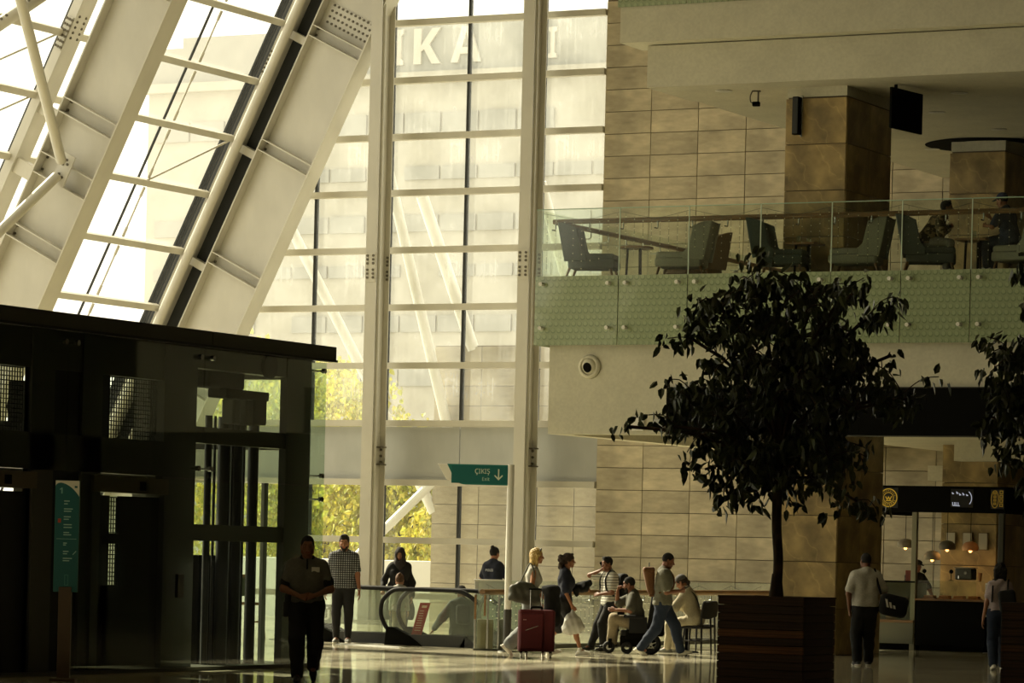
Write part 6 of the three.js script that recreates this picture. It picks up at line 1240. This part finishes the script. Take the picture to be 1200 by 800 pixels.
{ // limbs as [right-left in the picture's plane, rise, depth, start height, twigs]
  const L = [];
  const pl = (r, rise, d, y0, n) => { const w = RGT.clone().multiplyScalar(r).addScaledVector(FWD, d); L.push([w.x, rise, w.z, y0, n]); };
  pl(-1.15, 0.95, 0.1, 1.6, 17); pl(1.25, 0.75, -0.2, 1.7, 17); pl(-0.85, 1.75, -0.2, 1.9, 16); pl(0.45, 1.95, 0.2, 1.9, 17); pl(-0.35, 1.95, 0.1, 1.9, 15); pl(1.05, 1.6, 0.3, 1.9, 16); pl(0.85, 1.9, -0.2, 1.9, 9); pl(-1.1, 1.3, 0.2, 1.9, 12); pl(1.35, 1.15, 0.2, 1.9, 12); pl(0.8, 0.25, 0.5, 1.6, 14); pl(-0.8, 0.35, 0.5, 1.6, 14);
  pl(-1.35, 0.5, -0.3, 1.6, 10); pl(0.75, 0.1, -0.5, 1.6, 16); pl(0.15, 0.9, -0.7, 1.7, 17); pl(-0.4, 0.9, 0.7, 1.7, 17); pl(-0.45, 0.05, -0.5, 1.55, 14); pl(0.5, 1.2, 0.6, 1.8, 14); pl(0.1, 0.05, 0.4, 1.5, 12); pl(-0.5, 1.3, -0.5, 1.8, 14); pl(0.6, 1.7, -0.4, 1.9, 14); pl(-0.9, 0.0, 0.1, 1.6, 6); pl(1.55, 0.62, 0.1, 1.9, 5); pl(-1.9, 0.55, 0.0, 1.55, 3); pl(0.0, 1.5, 0.0, 1.9, 12); pl(0.95, -0.25, 0, 1.5, 8); pl(-0.45, -0.15, 0.2, 1.45, 9);
  hallTree('dense dark-leaved indoor tree rising from the big wooden planter before the balcony', [-16.45, 1.1, -39.0], L, 0.95, 5000, 1.3, 77);
  L.length = 0;
  pl(-1.0, 1.3, 0, 1.7, 16); pl(-1.2, 0.7, 0.2, 1.6, 14); pl(-0.7, 2.0, 0.1, 1.8, 16); pl(-0.8, 1.4, -0.5, 1.7, 14); pl(-0.9, 0.9, 0.5, 1.7, 14); pl(-0.5, 0.3, 0.1, 1.5, 13); pl(-0.75, 0.05, -0.2, 1.5, 10); pl(0.6, 1.4, 0, 1.8, 10); pl(-0.2, 2.2, 0.2, 1.8, 12); pl(0.3, 0.5, 0.4, 1.6, 8);
  hallTree('second dark-leaved indoor tree, half outside the right edge of the picture', [-12.9, 1.1, -40.2], L, 0.9, 3200, 1.3, 911);
}
// ================================================================= CAFE
{
  const zc = -61;
  const t = thing('cafe_canopy', 'black fascia of the cafe kiosk with a gold ring emblem and white handwritten letters', 'canopy', [0, 0, 0]);
  mesh('board', [lo(-24.9, -21.2, 2.58, 3.07, zc - 0.12, zc)], M.black, t); mesh('board', lo(-21.3, -21.2, 2.58, 3.07, -66, zc - 0.12), M.black, t); mesh('board', lo(-25.0, -24.9, 2.58, 3.07, -66, zc), M.black, t);
  mesh('post', rb(0.1, 2.58, 0.1, -22.98, 1.29, zc - 0.06, 0.01), std([0.22, 0.21, 0.14], { roughness: 0.5 }), t); mesh('post', rb(0.1, 2.58, 0.1, -21.28, 1.29, zc - 0.06, 0.01), M.liftSteel, t);
  mesh('rafter', [lo(-24.9, -21.3, 2.9, 3.0, -63.2, -63.1), lo(-24.9, -21.3, 2.9, 3.0, -65.2, -65.1), lo(-23.5, -23.4, 2.9, 3.0, -66, zc - 0.12)], M.black, t);
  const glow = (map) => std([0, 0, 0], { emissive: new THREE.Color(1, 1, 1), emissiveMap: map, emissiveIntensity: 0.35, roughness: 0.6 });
  const em = canvasTex(256, 256, (c, w, h) => {
    c.fillStyle = '#000'; c.fillRect(0, 0, w, h); c.strokeStyle = '#d6a92c'; c.fillStyle = '#d6a92c'; c.lineWidth = 12; c.beginPath(); c.arc(128, 128, 112, 0, 7); c.stroke(); c.lineWidth = 8; c.beginPath(); c.arc(128, 128, 66, 0, 7); c.stroke();
    c.font = 'bold 34px sans-serif'; c.textAlign = 'center'; const s = 'PONTREAL'; for (let i = 0; i < s.length; i++) { const a = Math.PI * (0.86 - i * 0.105); c.save(); c.translate(128 + 88 * Math.cos(a), 128 + 88 * Math.sin(a)); c.rotate(a - Math.PI / 2); c.fillText(s[i], 0, 12); c.restore(); }
    for (let i = 0; i < 9; i++) { const a = Math.PI * (1.1 + i * 0.1); c.fillRect(128 + 88 * Math.cos(a) - 5, 128 + 88 * Math.sin(a) - 5, 10, 10); }
    c.lineWidth = 12; c.beginPath(); c.moveTo(88, 112); c.lineTo(112, 150); c.lineTo(128, 118); c.lineTo(146, 150); c.lineTo(170, 108); c.stroke(); c.beginPath(); c.moveTo(92, 164); c.lineTo(166, 164); c.stroke();
  });
  mesh('gold_emblem', new THREE.PlaneGeometry(0.38, 0.38).translate(-23.5, 2.84, zc + 0.006), glow(em), t, true);
  const wr = canvasTex(256, 192, (c, w, h) => { c.fillStyle = '#000'; c.fillRect(0, 0, w, h); c.strokeStyle = '#d8dcec'; c.lineWidth = 9; for (const [x, y, l] of [[14, 34, 36], [64, 26, 44], [96, 44, 40], [134, 38, 48], [176, 52, 34]]) { c.beginPath(); c.moveTo(x, y); c.lineTo(x + 8, y + l * 0.6); c.moveTo(x + 6, y + 8); c.lineTo(x + 22, y + l * 0.5); c.stroke(); } c.beginPath(); c.arc(150, 96, 88, -0.9, 0.75); c.stroke(); for (const x of [22, 44, 60, 84]) { c.beginPath(); c.moveTo(x, 138); c.lineTo(x + 4, 176); c.stroke(); } c.beginPath(); c.moveTo(22, 172); c.lineTo(106, 176); c.stroke(); });
  mesh('white_lettering', new THREE.PlaneGeometry(0.44, 0.34).translate(-22.05, 2.85, zc + 0.006), glow(wr), t, true);
  const gl = canvasTex(128, 192, (c, w, h) => { c.fillStyle = '#000'; c.fillRect(0, 0, w, h); c.strokeStyle = '#8a6a1c'; c.lineWidth = 8; c.beginPath(); c.ellipse(40, 96, 34, 84, 0, 0, 7); c.stroke(); for (let k = 0; k < 4; k++) { c.strokeRect(88, 14 + k * 42, 26, 26); c.strokeRect(30, 30 + k * 34, 20, 16); } });
  mesh('gold_lettering', new THREE.PlaneGeometry(0.26, 0.36).translate(-21.36, 2.84, zc + 0.006), glow(gl), t, true);
  // counters
  const dk = M.black;
  const c1 = thing('display_counter', 'glass pastry case on a grey-green base with a wooden strip, left in the cafe', 'counter', [0, 0, 0]);
  mesh('base', lo(-24.9, -22.95, 0.12, 0.51, zc - 0.7, zc + 0.02), std([0.11, 0.11, 0.075], { roughness: 0.6 }), c1); mesh('kickboard', lo(-24.85, -23.0, 0, 0.12, zc - 0.66, zc - 0.04), M.black, c1); mesh('wood_strip', rb(1.97, 0.05, 0.76, -23.925, 0.535, zc - 0.34, 0.01), M.oak, c1);
  mesh('glass_front', lo(-24.9, -22.96, 0.56, 1.26, zc - 0.012, zc), M.balGlass, c1); mesh('glass_shelf', lo(-24.88, -22.98, 0.9, 0.912, zc - 0.6, zc - 0.05), M.balGlass, c1); mesh('top', rb(1.97, 0.03, 0.7, -23.925, 1.275, zc - 0.35, 0.008), dk, c1); mesh('back_panel', lo(-24.9, -22.96, 0.56, 1.26, zc - 0.7, zc - 0.68), std([0.12, 0.10, 0.055], { roughness: 0.7 }), c1);
  const bread = std([0.42, 0.22, 0.07], { roughness: 0.8, map: T.stone });
  for (let k = 0; k < 9; k++) { const x = -24.6 + (k % 5) * 0.33 + 0.1 * (k > 4), y = k > 4 ? 0.60 : 0.915; solo('pastry', [new THREE.TorusGeometry(0.075, 0.04, 8, 16, 4.2).rotateX(-Math.PI / 2).translate(0, 0.04, 0), sp(0.045, 0, 0.045, 0.07, 8)], bread, k > 4 ? `golden pastry on the floor of the glass case, ${['leftmost', 'second from the left', 'third from the left', 'rightmost'][k - 5]}` : `golden pastry on the glass shelf of the case, ${['leftmost', 'second from the left', 'middle one', 'fourth from the left', 'rightmost'][k]}`, 'pastry', [x, y - (k > 4 ? 0.04 : 0), zc - 0.28], k * 1.3, k > 4 ? 'pastries on the floor of the case' : 'pastries on the glass shelf'); }
  const c2 = thing('cafe_counter', 'long dark cafe counter under the hanging lamps, glass-fronted on top', 'counter', [0, 0, 0]);
  mesh('front', lo(-22.9, -21.55, 0.1, 0.94, zc - 0.6, zc), dk, c2); mesh('kickboard', lo(-22.85, -21.6, 0, 0.1, zc - 0.55, zc - 0.06), M.black, c2); mesh('worktop', rb(1.4, 0.035, 0.7, -22.22, 0.955, zc - 0.3, 0.008), M.oak, c2); mesh('glass_front', lo(-22.9, -21.75, 0.98, 1.3, zc - 0.05, zc - 0.04), M.balGlass, c2); mesh('glass_shelf', lo(-22.9, -21.75, 1.3, 1.315, zc - 0.45, zc - 0.03), M.balGlass, c2);
  for (let k = 0; k < 4; k++) solo('pastry_tray', [rb(0.24, 0.02, 0.22, 0, 0.01, 0, 0.006), rb(0.2, 0.05, 0.07, 0, 0.04, 0.05, 0.02), rb(0.2, 0.05, 0.07, 0, 0.04, -0.05, 0.02)], std([0.5, 0.17, 0.04], { roughness: 0.6 }), ['first', 'second', 'third', 'last'][k] + ' tray of orange-brown pastries from the left behind the counter glass', 'tray', [-22.72 + k * 0.29, 0.973, zc - 0.25]);
  const em2 = thing('espresso_machine', 'espresso machine with a warm glint on the cafe counter', 'coffee machine', [-22.05, 1.315, zc - 0.3]);
  mesh('body', rb(0.34, 0.22, 0.28, 0, 0.13, 0, 0.03), M.liftSteel, em2); mesh('gauge', turned(cy(0.03, 0.03, 0.02), Math.PI / 2).translate(0.05, 0.15, 0.14), M.chrome, em2); mesh('cup_rail', rb(0.36, 0.015, 0.3, 0, 0.25, 0, 0.004), M.chrome, em2); mesh('group_head', cy(0.03, 0.03, 0.06, -0.08, 0.04, 0.12, 10), M.chrome, em2);
  solo('paper_cups', lathe([[0.001, 0], [0.028, 0], [0.04, 0.16], [0.001, 0.16]], 16), std([0.5, 0.22, 0.07]), 'orange-brown stack of paper cups right of the espresso machine', 'cups', [-21.75, 1.315, zc - 0.25], 0, undefined, true);
  for (const [x, lab] of [[-22.83, 'black round-headed scoop standing on the counter, left of two'], [-22.3, 'black round-headed scoop standing on the counter, right of two']]) { const s = thing('counter_scoop', lab, 'scoop', [x, 1.315, zc - 0.2]); mesh('stem', cy(0.008, 0.008, 0.14, 0, 0, 0, 8), M.black, s); mesh('head', sp(0.04, 0, 0.17, 0), M.black, s); mesh('foot', cy(0.05, 0.04, 0.012, 0, 0, 0, 14), M.black, s); }
  solo('red_box', rb(0.12, 0.2, 0.12, 0, 0.1, 0, 0.008), std([0.22, 0.045, 0.02], { roughness: 0.6 }), 'small red box standing on top of the pastry case', 'box', [-23.2, 1.29, zc - 0.4]);
  const dis = thing('price_stand', 'white upright menu stand at the right end of the counter', 'stand', [-21.42, 0, zc + 0.1]);
  const pr = canvasTex(128, 256, (c, w, h) => { c.fillStyle = '#b8b4a8'; c.fillRect(0, 0, w, h); c.fillStyle = '#7a5a44'; c.beginPath(); c.arc(64, 70, 34, 0, 7); c.fill(); c.fillStyle = '#8c3a2c'; c.fillRect(22, 130, 84, 40); c.fillStyle = '#5d564c'; for (let k = 0; k < 3; k++) c.fillRect(26, 188 + 16 * k, 76, 6); });
  mesh('panel', rb(0.2, 0.62, 0.02, 0, 0.98, 0, 0.006), M.white, dis); mesh('print', new THREE.PlaneGeometry(0.18, 0.56).translate(0, 0.98, 0.011), std([1, 1, 1], { map: pr }), dis, true); mesh('leg', cy(0.015, 0.015, 0.68, 0, 0, 0, 8), M.liftSteel, dis); mesh('foot', cy(0.12, 0.1, 0.015, 0, 0, 0, 16), M.liftSteel, dis);
  const dk2 = std([0.2, 0.15, 0.08]), sheetM = std([0.5, 0.46, 0.36]);
  // framed sheets on the pillar
  for (const [x, lab] of [[-23.32, 'faint framed sheet on the dark pillar face, leftmost of three'], [-22.98, 'faint framed sheet on the dark pillar face, middle of three'], [-22.66, 'faint framed sheet on the dark pillar face, rightmost of three']]) { const f = thing('framed_sheet', lab, 'picture', [x, 2.08, -63.93]); mesh('frame', rb(0.2, 0.34, 0.02, 0, 0, 0, 0.004), dk2, f); mesh('sheet', lo(-0.085, 0.085, -0.155, 0.155, 0.009, 0.013), sheetM, f); }
}
// pendant lamps: a domed shade with a bare glowing bulb, its own light in the bulb
for (const [x, y, z, warm, lab] of [[-23.9, 1.97, -63, 0.13, 'grey domed pendant lamp left of the kiosk post'], [-23.35, 1.75, -63, 0.12, 'lowest domed pendant lamp, just right of the kiosk post'], [-23.05, 1.95, -63, 0.07, 'dark domed pendant lamp, third from the left over the counter'], [-22.58, 1.94, -63, 0.42, 'glowing amber domed pendant lamp, rightmost over the counter']]) {
  const t = thing('pendant_lamp', lab, 'lamp', [x, y, z]);
  const shade = warm > 0.3 ? phy([0.55, 0.36, 0.18], { roughness: 0.7, transmission: 0.3, thickness: 0 }) : std([warm * 2, warm * 1.75, warm * 1.2], { roughness: 0.7 });
  mesh('lamp_shade', lathe([[0.145, -0.05], [0.165, 0.0], [0.15, 0.06], [0.10, 0.11], [0.02, 0.13], [0.02, 0.125], [0.095, 0.103], [0.142, 0.056], [0.157, 0.0], [0.138, -0.047]], 28), shade, t, true);
  mesh('cord', cy(0.006, 0.006, 2.9 - y - 0.13, 0, 0.13, 0, 6), M.black, t); mesh('socket', cy(0.022, 0.022, 0.07, 0, -0.02, 0, 10), M.black, t);
  const b = mesh('bulb', sp(0.032, 0, -0.055, 0, 14), std([1, 0.8, 0.5], { emissive: new THREE.Color().setRGB(1, 0.42, 0.1), emissiveIntensity: 4 }), t);
  const l = new THREE.PointLight(new THREE.Color().setRGB(1, 0.5, 0.16), 0.09, 0, 2); l.position.set(0, -0.055, 0); l.castShadow = true; t.add(l);
}
renderer.render(scene, camera);
